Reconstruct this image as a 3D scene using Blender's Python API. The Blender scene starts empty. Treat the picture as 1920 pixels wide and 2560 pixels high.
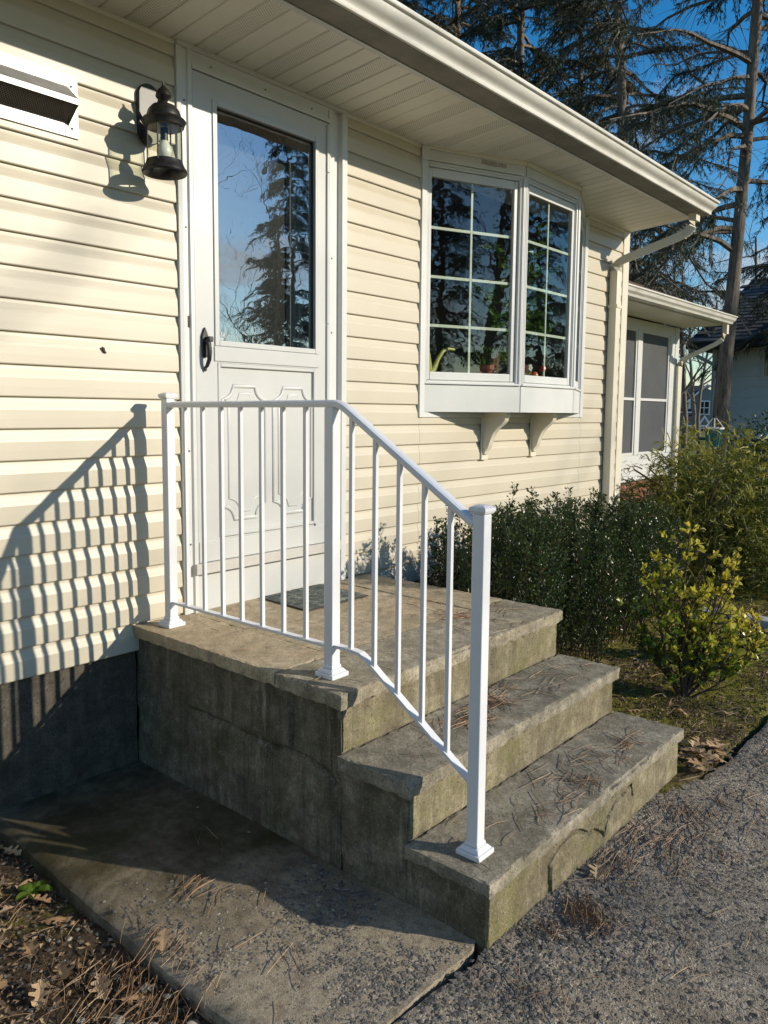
import bpy, bmesh, math, random
import numpy as np
from mathutils import Vector, Matrix, noise

random.seed(7); RNG = np.random.default_rng(7)
rad = math.radians
scene = bpy.context.scene
COL = scene.collection

# ------------------------------------------------------------------ camera
def make_camera():
    yaw, pt, rl = rad(47.924), rad(-5.708), rad(0.321)
    F = Vector((math.sin(yaw)*math.cos(pt), math.cos(yaw)*math.cos(pt), math.sin(pt)))
    R = Vector((math.cos(yaw), -math.sin(yaw), 0)); U = R.cross(F)
    R2 = R*math.cos(rl)+U*math.sin(rl); U2 = -R*math.sin(rl)+U*math.cos(rl)
    cd = bpy.data.cameras.new('camera'); co = bpy.data.objects.new('camera', cd); COL.objects.link(co)
    m = Matrix((R2, U2, -F)).transposed().to_4x4(); m.translation = (-1.706, -2.769, 0.861)
    co.matrix_world = m
    cd.sensor_fit = 'HORIZONTAL'; cd.sensor_width = 36.0
    cd.lens = 1959.134/1920*36.0
    cd.shift_x = (960-889.144)/1920; cd.shift_y = (1229.905-1280)/1920
    cd.clip_start = 0.05; cd.clip_end = 3000
    scene.camera = co
make_camera()

# ------------------------------------------------------------------ light
SUNV = Vector((0.537, -1.0, 0.430)).normalized()      # towards the sun
SUN_EL = math.asin(SUNV.z); SUN_AZ = math.atan2(SUNV.x, SUNV.y)
def make_world():
    w = bpy.data.worlds.new('World'); scene.world = w; w.use_nodes = True
    nt = w.node_tree; nt.nodes.clear()
    out = nt.nodes.new('ShaderNodeOutputWorld'); bg = nt.nodes.new('ShaderNodeBackground')
    sky = nt.nodes.new('ShaderNodeTexSky'); sky.sky_type = 'NISHITA'; sky.sun_disc = False
    sky.sun_elevation = SUN_EL; sky.sun_rotation = SUN_AZ
    sky.air_density = 1.0; sky.dust_density = 0.1; sky.ozone_density = 2.0; sky.altitude = 50
    # scattered fair-weather clouds all over the sky, from the direction alone
    geo = nt.nodes.new('ShaderNodeTexCoord'); sep = nt.nodes.new('ShaderNodeSeparateXYZ')
    nt.links.new(geo.outputs['Generated'], sep.inputs[0])
    mx = nt.nodes.new('ShaderNodeMath'); mx.operation = 'MAXIMUM'; mx.inputs[1].default_value = 0.0
    nt.links.new(sep.outputs['Z'], mx.inputs[0])
    ad = nt.nodes.new('ShaderNodeMath'); ad.operation = 'ADD'; ad.inputs[1].default_value = 0.22
    nt.links.new(mx.outputs[0], ad.inputs[0])
    dv = nt.nodes.new('ShaderNodeVectorMath'); dv.operation = 'DIVIDE'
    cmb = nt.nodes.new('ShaderNodeCombineXYZ')
    for i in (0, 1, 2): nt.links.new(ad.outputs[0], cmb.inputs[i])
    nt.links.new(geo.outputs['Generated'], dv.inputs[0]); nt.links.new(cmb.outputs[0], dv.inputs[1])
    nz = nt.nodes.new('ShaderNodeTexNoise'); nz.inputs['Scale'].default_value = 1.35
    nz.inputs['Detail'].default_value = 9; nz.inputs['Roughness'].default_value = 0.58
    mp = nt.nodes.new('ShaderNodeMapping'); mp.inputs['Location'].default_value = (3.1, 1.7, 0.4)
    nt.links.new(dv.outputs[0], mp.inputs[0]); nt.links.new(mp.outputs[0], nz.inputs['Vector'])
    rp = nt.nodes.new('ShaderNodeValToRGB'); rp.color_ramp.elements[0].position = 0.535; rp.color_ramp.elements[1].position = 0.70
    rp.color_ramp.elements[0].color = (0, 0, 0, 1); rp.color_ramp.elements[1].color = (1, 1, 1, 1)
    nt.links.new(nz.outputs['Fac'], rp.inputs[0])
    hs = nt.nodes.new('ShaderNodeHueSaturation'); hs.inputs['Saturation'].default_value = 1.45; hs.inputs['Value'].default_value = 1.2
    nt.links.new(sky.outputs[0], hs.inputs['Color'])
    mix = nt.nodes.new('ShaderNodeMix'); mix.data_type = 'RGBA'
    nt.links.new(rp.outputs[0], mix.inputs[0]); nt.links.new(hs.outputs[0], mix.inputs[6])
    mix.inputs[7].default_value = (5.4, 5.4, 5.5, 1)
    nt.links.new(mix.outputs[2], bg.inputs[0]); bg.inputs[1].default_value = 0.12
    nt.links.new(bg.outputs[0], out.inputs[0])
make_world()
def make_sun():
    l = bpy.data.lights.new('sun', 'SUN'); l.energy = 4.6; l.angle = rad(0.53); l.color = (1.0, 0.90, 0.735)
    o = bpy.data.objects.new('sun', l); COL.objects.link(o)
    o.rotation_euler = SUNV.to_track_quat('Z', 'Y').to_euler(); o.location = SUNV*60
make_sun()
scene.view_settings.view_transform = 'Standard'; scene.view_settings.look = 'None'
scene.view_settings.exposure = 0.13; scene.view_settings.gamma = 1.0
scene.view_settings.use_curve_mapping = False
scene.cycles.use_denoising = True
scene.cycles.max_bounces = 8; scene.cycles.transparent_max_bounces = 16
scene.cycles.caustics_reflective = False; scene.cycles.caustics_refractive = False
scene.cycles.sample_clamp_indirect = 6.0

# ------------------------------------------------------------------ material helpers
class NT:
    def __init__(s, name):
        s.m = bpy.data.materials.new(name); s.m.use_nodes = True; s.t = s.m.node_tree
        s.b = s.t.nodes['Principled BSDF']; s.out = s.t.nodes['Material Output']; s._oc = None
    def n(s, t): return s.t.nodes.new('ShaderNode'+t)
    def l(s, a, b): s.t.links.new(a, b)
    def oc(s):
        if s._oc is None: s._oc = s.n('TexCoord').outputs['Object']
        return s._oc
    def map(s, scale, vec=None):
        q = s.n('Mapping'); q.inputs['Scale'].default_value = scale; s.l(vec or s.oc(), q.inputs[0]); return q.outputs[0]
    def noise(s, scale, detail=5, rough=.6, vec=None, dist=0.0):
        q = s.n('TexNoise'); q.inputs['Scale'].default_value = scale; q.inputs['Detail'].default_value = detail
        q.inputs['Roughness'].default_value = rough; q.inputs['Distortion'].default_value = dist
        s.l(vec or s.oc(), q.inputs['Vector']); return q.outputs['Fac']
    def vor(s, scale, feature='F1', vec=None, out='Distance'):
        q = s.n('TexVoronoi'); q.feature = feature; q.inputs['Scale'].default_value = scale
        s.l(vec or s.oc(), q.inputs['Vector']); return q.outputs[out]
    def ramp(s, f, *st):
        q = s.n('ValToRGB'); e = q.color_ramp.elements
        while len(e) < len(st): e.new(.5)
        for i, (p, c) in enumerate(st):
            e[i].position = p
            e[i].color = (c, c, c, 1) if not isinstance(c, tuple) else (*c, 1)
        s.l(f, q.inputs[0]); return q.outputs[0]
    def mix(s, f, a, b, mode='MIX'):
        q = s.n('Mix'); q.data_type = 'RGBA'; q.blend_type = mode
        for i, v in ((0, f), (6, a), (7, b)):
            if hasattr(v, 'links') or hasattr(v, 'is_linked'): s.l(v, q.inputs[i])
            elif isinstance(v, tuple): q.inputs[i].default_value = (*v, 1)
            else: q.inputs[i].default_value = v
        return q.outputs[2]
    def math(s, op, a, b=None, clamp=False):
        q = s.n('Math'); q.operation = op; q.use_clamp = clamp
        for i, v in ((0, a), (1, b)):
            if v is None: continue
            if hasattr(v, 'is_linked'): s.l(v, q.inputs[i])
            else: q.inputs[i].default_value = v
        return q.outputs[0]
    def attr(s, name='tone'):
        q = s.n('Attribute'); q.attribute_name = name; return q.outputs['Fac']
    def xyz(s, vec=None):
        q = s.n('SeparateXYZ'); s.l(vec or s.oc(), q.inputs[0]); return q.outputs
    def rnd(s): return s.n('ObjectInfo').outputs['Random']
    def bump(s, h, strength=.3, dist=.01):
        q = s.n('Bump'); q.inputs['Strength'].default_value = strength; q.inputs['Distance'].default_value = dist
        s.l(h, q.inputs['Height']); s.l(q.outputs[0], s.b.inputs['Normal']); return q.outputs[0]
    def col(s, c):
        if hasattr(c, 'is_linked'): s.l(c, s.b.inputs['Base Color'])
        else: s.b.inputs['Base Color'].default_value = (*c, 1)
        return s
    def rough(s, r):
        if hasattr(r, 'is_linked'): s.l(r, s.b.inputs['Roughness'])
        else: s.b.inputs['Roughness'].default_value = r
        return s
    def set(s, **k):
        for a, v in k.items(): s.b.inputs[a.replace('_', ' ')].default_value = v
        return s

def simple(name, c, rough=.5, var=.08, scale=9, metal=0.0, bump=0.0, bscale=120, spec=.5):
    m = NT(name); n = m.noise(scale, 6)
    lo = tuple(x*(1-var) for x in c); hi = tuple(min(1, x*(1+var)) for x in c)
    m.col(m.ramp(n, (.3, lo), (.7, hi))).rough(rough); m.set(Metallic=metal, Specular_IOR_Level=spec)
    if bump: m.bump(m.noise(bscale, 3), bump, .002)
    return m.m

M = {}
def materials():
    # vinyl siding: every board's own origin is at its lower edge, so z runs 0..0.1135 up the board
    m = NT('cream_vinyl'); z = m.xyz()[2]
    grain = m.noise(1.0, 4, .7, m.map((3, 30, 260)))
    big = m.noise(1.6, 4)
    base = m.mix(m.ramp(big, (.3, 0.), (.75, 1.)), (.53, .475, .37), (.575, .52, .41))
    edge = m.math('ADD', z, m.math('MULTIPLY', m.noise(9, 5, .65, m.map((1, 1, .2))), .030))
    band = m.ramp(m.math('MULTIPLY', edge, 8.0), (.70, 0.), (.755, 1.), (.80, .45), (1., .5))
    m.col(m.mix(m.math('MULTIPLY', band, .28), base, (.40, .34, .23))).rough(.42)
    m.bump(grain, .18, .0012); M['siding'] = m.m
    M['trim'] = simple('white_trim', (.62, .625, .605), .38, .05, 4, bump=.04, bscale=60)
    M['door_white'] = simple('door_white', (.54, .545, .53), .33, .05, 3, bump=.03, bscale=40)
    M['corner'] = simple('cream_trim', (.68, .63, .51), .4, .05, 3)
    m = NT('soffit_vinyl'); m.col(m.mix(m.ramp(m.noise(2.2, 5), (.3, 0.), (.8, 1.)), (.74, .715, .62), (.79, .765, .67))).rough(.45)
    m.bump(m.noise(1, 3, .6, m.map((200, 3, 30))), .1, .001); M['soffit'] = m.m
    m = NT('perforated_soffit'); o = m.xyz()
    gx = m.math('SUBTRACT', m.math('FRACT', m.math('MULTIPLY', o[0], 105.)), .5)
    row = m.math('FLOOR', m.math('MULTIPLY', o[0], 105.))
    gy = m.math('SUBTRACT', m.math('FRACT', m.math('ADD', m.math('MULTIPLY', o[1], 90.), m.math('MULTIPLY', row, .5))), .5)
    r2 = m.math('ADD', m.math('MULTIPLY', gx, gx), m.math('MULTIPLY', gy, gy))
    hole = m.math('LESS_THAN', r2, .045)
    m.col(m.mix(hole, (.76, .735, .64), (.12, .11, .085))).rough(.45); M['perf'] = m.m
    # gutter: painted aluminium, faint run-off streaks and grime along the lower lip
    m = NT('gutter_paint'); st = m.noise(1, 5, .6, m.map((3.5, .8, 18)))
    m.col(m.mix(m.ramp(st, (.42, 0.), (.75, 1.)), (.75, .735, .68), (.56, .53, .46))).rough(.32); M['gutter'] = m.m
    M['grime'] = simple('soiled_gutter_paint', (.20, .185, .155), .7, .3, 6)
    M['rail'] = simple('white_powder_coat', (.76, .76, .775), .30, .02, 6)
    # concretes
    def concrete(name, base, dark, moss, mossamt, streak, wet=0., scale=1., tan=0.):
        m = NT(name); n1 = m.noise(2.6*scale, 9, .72); n2 = m.noise(14*scale, 8, .8); n3 = m.noise(170, 6, .85); n4 = m.noise(420, 3, .9)
        c = m.mix(m.ramp(n1, (.36, 0.), (.62, 1.)), dark, base)
        c = m.mix(m.ramp(n2, (.40, .75), (.60, 0.)), c, tuple(x*.48 for x in dark))
        c = m.mix(m.ramp(n2, (.56, 0.), (.72, .55)), c, tuple(min(1, x*1.35) for x in base))
        if tan: c = m.mix(m.math('MULTIPLY', m.ramp(m.noise(1.5, 6, .65), (.40, 0.), (.6, 1.)), tan), c, (.42, .29, .15))
        if streak:
            s = m.noise(1, 8, .75, m.map((12, 12, .9)))
            c = m.mix(m.math('MULTIPLY', m.ramp(s, (.47, 0.), (.66, 1.)), streak), c, tuple(x*.30 for x in dark))
            s2 = m.noise(1, 7, .75, m.map((17, 17, 1.3)))
            c = m.mix(m.math('MULTIPLY', m.ramp(s2, (.56, 0.), (.70, 1.)), streak*.9), c, tuple(min(1, x*1.45) for x in base))
            bl = m.noise(1.7, 8, .7)
            c = m.mix(m.math('MULTIPLY', m.ramp(bl, (.50, 0.), (.66, 1.)), streak*.8), c, tuple(x*.42 for x in dark))
        g = m.noise(4.2, 8, .7)
        c = m.mix(m.math('MULTIPLY', m.ramp(g, (.47, 0.), (.66, 1.)), mossamt), c, moss)
        c = m.mix(m.ramp(n3, (.32, .75), (.50, 0.)), c, tuple(x*.35 for x in dark))
        c = m.mix(m.ramp(n3, (.56, 0.), (.74, .75)), c, tuple(min(1, x*1.6) for x in base))
        c = m.mix(m.ramp(n4, (.60, 0.), (.72, .6)), c, tuple(x*.3 for x in dark))
        pv = m.vor(105); pc = m.xyz(m.vor(105, out='Color')); pit = m.math('MULTIPLY', m.math('LESS_THAN', pv, .30), m.math('GREATER_THAN', pc[0], .80))
        c = m.mix(m.math('MULTIPLY', pit, .8), c, tuple(x*.25 for x in dark))
        agg = m.math('MULTIPLY', m.math('LESS_THAN', pv, .26), m.math('LESS_THAN', pc[1], .10)); c = m.mix(m.math('MULTIPLY', agg, .5), c, tuple(min(1, x*1.15) for x in base))
        bt = m.noise(6.5, 9, .75); c = m.mix(m.math('MULTIPLY', m.ramp(bt, (.53, 0.), (.60, 1.)), .45), c, tuple(x*.42 for x in dark))
        m.col(c).rough(.92); m.set(Specular_IOR_Level=.2)
        h = m.math('SUBTRACT', m.math('ADD', m.math('MULTIPLY', n3, .6), n2), m.math('MULTIPLY', pit, .8)); m.bump(h, .6, .006); return m.m
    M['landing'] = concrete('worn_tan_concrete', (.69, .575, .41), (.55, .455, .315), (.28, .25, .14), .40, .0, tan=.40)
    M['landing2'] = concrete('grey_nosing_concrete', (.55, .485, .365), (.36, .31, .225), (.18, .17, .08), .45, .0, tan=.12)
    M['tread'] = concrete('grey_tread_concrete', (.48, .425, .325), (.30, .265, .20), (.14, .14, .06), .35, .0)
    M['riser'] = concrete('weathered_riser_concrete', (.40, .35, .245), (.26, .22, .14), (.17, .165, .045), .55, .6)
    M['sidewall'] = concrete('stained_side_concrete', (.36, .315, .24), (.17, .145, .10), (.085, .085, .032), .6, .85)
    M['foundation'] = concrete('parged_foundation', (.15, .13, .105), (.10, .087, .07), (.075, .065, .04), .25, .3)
    M['metal_strip'] = simple('hammered_aluminium', (.50, .48, .44), .45, .06, 20, bump=.9, bscale=170)
    M['alu'] = simple('raw_aluminium', (.36, .36, .355), .5, .2, 14, metal=.7, bump=.08, bscale=30)
    M['wire'] = simple('dark_mesh_wire', (.14, .115, .09), .5)
    m = NT('worn_black_metal'); nn = m.noise(30, 7, .7)
    m.col(m.ramp(nn, (.45, (.007, .0068, .0065)), (.8, (.045, .041, .036)))).rough(.42); M['black'] = m.m
    M['screw'] = simple('screw', (.10, .09, .08), .5)
    M['bulb'] = simple('frosted_bulb', (.80, .80, .76), .35, .02)
    def glass(name, tint, ior, wav, ws):
        m = NT(name); nt = m.t; nt.nodes.remove(m.b)
        tr = m.n('BsdfTransparent'); tr.inputs[0].default_value = (*tint, 1)
        gl = m.n('BsdfGlossy'); gl.inputs['Roughness'].default_value = 0.0; gl.inputs[0].default_value = (1, 1, 1, 1)
        fr = m.n('Fresnel'); fr.inputs['IOR'].default_value = ior
        mx = m.n('MixShader'); bf = m.n('NewGeometry').outputs['Backfacing']; m.l(m.math('MULTIPLY', fr.outputs[0], m.math('SUBTRACT', 1., bf)), mx.inputs[0]); m.l(tr.outputs[0], mx.inputs[1]); m.l(gl.outputs[0], mx.inputs[2])
        m.l(mx.outputs[0], m.out.inputs[0])
        if wav:
            bp = m.n('Bump'); bp.inputs['Strength'].default_value = wav; bp.inputs['Distance'].default_value = .01
            m.l(m.noise(1, 2, .5, m.map(ws)), bp.inputs['Height']); m.l(bp.outputs[0], gl.inputs['Normal'])
        return m.m
    M['glass'] = glass('storm_glass', (.80, .82, .81), 4.0, .04, (5, 5, 9))
    M['bay_glass'] = glass('bay_glass', (.90, .92, .91), 1.85, .04, (7, 7, 10))
    M['clear'] = glass('lamp_glass', (.93, .94, .90), 1.45, 0, None)
    m = NT('insect_screen'); m.col(m.mix(m.noise(2.5, 5, .6), (.10, .105, .11), (.19, .195, .20))).rough(.35)
    tr = m.n('BsdfTransparent'); tr.inputs[0].default_value = (.55, .56, .58, 1); mx = m.n('MixShader'); mx.inputs[0].default_value = .62
    m.l(tr.outputs[0], mx.inputs[1]); m.l(m.b.outputs[0], mx.inputs[2]); m.l(mx.outputs[0], m.out.inputs[0]); M['screen'] = m.m
    M['muntin'] = simple('pale_green_muntin', (.62, .67, .52), .4, .03)
    M['room'] = simple('dim_room', (.16, .13, .10), .9)
    M['curtain'] = simple('tan_inner_wall', (.34, .30, .22), .9)
    M['jamb'] = simple('inner_door_paint', (.55, .55, .53), .5)
    M['inner_door'] = simple('dark_inner_door', (.02, .018, .016), .5)
    # ground
    m = NT('soil_and_moss'); n1 = m.noise(1.3, 7, .7); n2 = m.noise(24, 8, .75); n3 = m.noise(150, 5, .8)
    soil = m.mix(m.ramp(n2, (.35, 0.), (.68, 1.)), (.045, .032, .020), (.16, .115, .074))
    soil = m.mix(m.ramp(n3, (.60, 0.), (.72, .85)), soil, (.34, .26, .17))
    moss = m.mix(m.ramp(m.noise(45, 6, .7), (.35, 0.), (.7, 1.)), (.085, .09, .016), (.36, .33, .05))
    xx = m.ramp(m.xyz()[0], (.0, 0.), (.5, .09)); m.col(m.mix(m.ramp(m.math('ADD', m.math('ADD', n1, xx), m.math('MULTIPLY', n2, .25)), (.63, 0.), (.74, .95)), soil, moss)).rough(.95)
    m.set(Specular_IOR_Level=.15)
    m.bump(m.math('ADD', n2, m.math('MULTIPLY', n3, .5)), .9, .02); M['ground'] = m.m
    m = NT('aged_asphalt'); w = m.n('VectorMath'); w.operation = 'MULTIPLY_ADD'; m.l(m.n('TexNoise').outputs['Color'], w.inputs[0]); w.inputs[1].default_value = (.02, .02, .02); m.l(m.oc(), w.inputs[2])
    nz = w.inputs[0].links[0].from_node; nz.inputs['Scale'].default_value = 70; m.l(m.oc(), nz.inputs['Vector']); wv = w.outputs[0]
    v = m.vor(48, vec=wv); vc = m.vor(48, vec=wv, out='Color'); v2 = m.vor(115, vec=wv); v2c = m.vor(115, vec=wv, out='Color'); n2 = m.noise(5, 8, .72); n3 = m.noise(300, 5, .85)
    pick = m.xyz(vc)[1]; big = m.math('MULTIPLY', m.math('LESS_THAN', v, .47), m.math('GREATER_THAN', pick, .45))
    cell = m.ramp(m.xyz(vc)[0], (.0, (.06, .056, .052)), (.6, (.16, .15, .135)), (1., (.34, .31, .26)))
    small = m.ramp(m.xyz(v2c)[0], (.0, (.075, .067, .056)), (.55, (.30, .26, .205)), (1., (.66, .57, .43)))
    sand = m.mix(n3, (.15, .122, .088), (.62, .52, .385))
    c = m.mix(m.ramp(v2, (.38, 0.), (.55, 1.)), small, sand); c = m.mix(big, c, cell)
    c = m.mix(m.ramp(n2, (.36, .5), (.58, 0.)), c, (.085, .07, .052))
    m.col(c).rough(.85); m.set(Specular_IOR_Level=.3)
    h = m.math('ADD', m.math('MULTIPLY', big, m.ramp(v, (.2, 1.), (.5, .45))), m.math('MULTIPLY', m.ramp(v2, (.1, 1.), (.6, 0.)), .45)); m.bump(m.math('ADD', h, m.math('MULTIPLY', n3, .35)), .9, .008); M['asphalt'] = m.m
    # the concrete apron: smooth near the house, exposed aggregate and sand toward the driveway
    m = NT('apron_concrete'); y = m.xyz()[1]; n1 = m.noise(3.2, 8, .7); n2 = m.noise(26, 7, .75); n3 = m.noise(240, 5, .8)
    x = m.xyz()[0]; g = m.math('ADD', m.math('SUBTRACT', m.math('MULTIPLY', y, -1.), m.math('MULTIPLY', m.math('ADD', x, .6), .55)), m.math('MULTIPLY', n1, 1.1))
    smooth = m.mix(m.ramp(n1, (.35, 0.), (.66, 1.)), (.065, .054, .030), (.23, .19, .13))
    smooth = m.mix(m.math('MULTIPLY', m.ramp(m.noise(2.0, 7, .7), (.46, 0.), (.60, 1.)), .75), smooth, (.050, .044, .014))
    sand = m.mix(m.ramp(n3, (.3, 0.), (.7, 1.)), (.20, .16, .11), (.64, .55, .41))
    c = m.mix(m.ramp(m.math('MULTIPLY', g, .5), (.56, 0.), (.86, 1.)), smooth, sand)
    c = m.mix(m.ramp(n2, (.33, .6), (.55, 0.)), c, (.06, .05, .03))
    m.col(c).rough(.92); m.set(Specular_IOR_Level=.2); m.bump(m.math('ADD', n2, m.math('MULTIPLY', n3, .7)), .8, .008); M['apron'] = m.m
    m = NT('gravel'); t = m.attr(); n = m.noise(160, 4)
    c = m.ramp(t, (0., (.045, .043, .041)), (.45, (.115, .108, .098)), (.75, (.22, .20, .17)), (1., (.46, .39, .29)))
    m.col(m.mix(m.ramp(n, (.4, .0), (.7, .5)), c, (.22, .19, .15))).rough(.75); M['gravel'] = m.m
    m = NT('pale_pebble'); m.col(m.ramp(m.rnd(), (0., (.30, .26, .19)), (1., (.55, .50, .42)))).rough(.6); M['pebble'] = m.m
    def leafm(name, *st, rough=.45, trans=.25):
        m = NT(name); t = m.attr(); c = m.ramp(t, *st); m.col(c).rough(rough)
        if trans:
            tl = m.n('BsdfTranslucent'); m.l(c, tl.inputs[0]); ad = m.n('MixShader'); ad.inputs[0].default_value = trans
            m.l(m.b.outputs[0], ad.inputs[1]); m.l(tl.outputs[0], ad.inputs[2]); m.l(ad.outputs[0], m.out.inputs[0])
        return m.m
    M['hemlock'] = leafm('hemlock_needles', (0., (.020, .032, .014)), (.6, (.050, .064, .022)), (1., (.13, .115, .04)), rough=.6, trans=.15)
    M['boxwood'] = leafm('boxwood_leaves', (0., (.024, .042, .012)), (.55, (.068, .105, .026)), (.85, (.16, .19, .05)), (1., (.20, .10, .035)), rough=.32)
    M['euonymus'] = leafm('euonymus_leaves', (0., (.05, .12, .014)), (.40, (.18, .26, .026)), (.7, (.46, .46, .05)), (1., (.72, .60, .08)), rough=.3, trans=.42)
    for nm, st in (('euo_green', ((.07, .15, .018), (.17, .26, .026))), ('euo_lime', ((.24, .32, .03), (.42, .44, .045))), ('euo_yellow', ((.52, .48, .05), (.76, .64, .09)))):
        m = NT(nm); c = m.mix(m.rnd(), *st); m.col(c).rough(.3)
        tl = m.n('BsdfTranslucent'); m.l(c, tl.inputs[0]); ad = m.n('MixShader'); ad.inputs[0].default_value = .42
        m.l(m.b.outputs[0], ad.inputs[1]); m.l(tl.outputs[0], ad.inputs[2]); m.l(ad.outputs[0], m.out.inputs[0]); M[nm] = m.m
    M['cypress'] = leafm('golden_cypress_threads', (0., (.030, .052, .008)), (.5, (.13, .15, .016)), (1., (.44, .38, .04)), rough=.6, trans=.25)
    M['houseplant'] = leafm('houseplant_leaves', (0., (.03, .09, .012)), (.6, (.08, .18, .02)), (1., (.20, .30, .05)), rough=.35, trans=.4)
    M['moss_tuft'] = leafm('moss_tufts', (0., (.10, .105, .018)), (1., (.46, .41, .065)), rough=.9, trans=.2)
    M['litter'] = leafm('leaf_litter_crumbs', (0., (.07, .047, .027)), (.6, (.23, .155, .088)), (1., (.46, .34, .21)), rough=.85, trans=0)
    M['needle'] = leafm('fallen_pine_needles', (0., (.11, .055, .028)), (.6, (.29, .165, .080)), (1., (.46, .32, .18)), rough=.6, trans=0)
    m = NT('dry_oak_leaf'); n = m.noise(40, 5); c = m.mix(m.rnd(), (.34, .19, .085), (.60, .42, .24))
    m.col(m.mix(m.ramp(n, (.4, 0.), (.75, .7)), c, (.14, .08, .04))).rough(.7); M['oakleaf'] = m.m
    m = NT('bark'); n = m.noise(1, 7, .75, m.map((16, 16, 3.2))); n2 = m.noise(3, 4)
    m.col(m.mix(m.math('MULTIPLY', n2, .5), m.ramp(n, (.36, (.06, .048, .038)), (.60, (.27, .22, .175)), (.8, (.42, .355, .29))), (.10, .085, .06))).rough(.9)
    m.bump(n, 1., .04); M['bark'] = m.m
    M['twig'] = simple('grey_twigs', (.105, .082, .064), .9, .3, 2)
    M['stem'] = simple('shrub_stem', (.075, .052, .036), .85, .3, 30)
    # neighbours
    M['n_wall'] = simple('white_shingle_siding', (.62, .64, .66), .7, .06, 3)
    m = NT('grey_asphalt_shingle'); m.col(m.mix(m.rnd(), (.055, .058, .064), (.105, .108, .115))).rough(.9); m.bump(m.noise(60, 4), .5, .01); M['n_roof'] = m.m
    m = NT('brown_shingle'); m.col(m.mix(m.rnd(), (.10, .052, .034), (.21, .115, .075))).rough(.9); m.bump(m.noise(60, 4), .5, .01); M['b_roof'] = m.m
    M['n_dark'] = simple('dark_window', (.012, .013, .014), .08, .1)
    M['f_wall'] = simple('blue_grey_clapboard', (.20, .215, .225), .8, .06, 1)
    M['f_roof'] = simple('charcoal_roof', (.035, .038, .048), .85, .1, 1)
    M['f_white'] = simple('white_house_trim', (.80, .80, .80), .6, .03)
    M['teal'] = simple('teal_paint', (.035, .16, .16), .45, .12, 12)
    M['dark_green'] = simple('dark_green_vinyl', (.02, .05, .04), .5)
    M['timber'] = simple('grey_timber', (.42, .42, .40), .8, .15, 12, bump=.4, bscale=50)
    M['brick'] = simple('red_brick', (.20, .075, .045), .9, .2, 20, bump=.4, bscale=80)
    M['mat'] = None
    m = NT('grey_green_doormat'); n = m.noise(26, 8, .8, dist=.6); n2 = m.vor(30)
    m.col(m.mix(m.ramp(n, (.46, 0.), (.60, 1.)), (.060, .072, .066), (.24, .25, .21))).rough(.95); m.bump(n, 1., .008); M['mat'] = m.m
    M['terracotta'] = simple('terracotta', (.42, .13, .07), .75, .12, 20)
    M['wicker'] = simple('brown_wicker', (.10, .055, .028), .8, .3, 60, bump=.8, bscale=70)
    M['can'] = simple('olive_yellow_plastic', (.42, .42, .10), .3, .04)
    for k, c in dict(red=(.55, .02, .02), white=(.8, .8, .78), orange=(.75, .20, .03), green=(.10, .38, .07), yellow=(.75, .50, .06)).items():
        M['orn_'+k] = simple('glazed_'+k, c, .25, .05)
materials()

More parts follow.
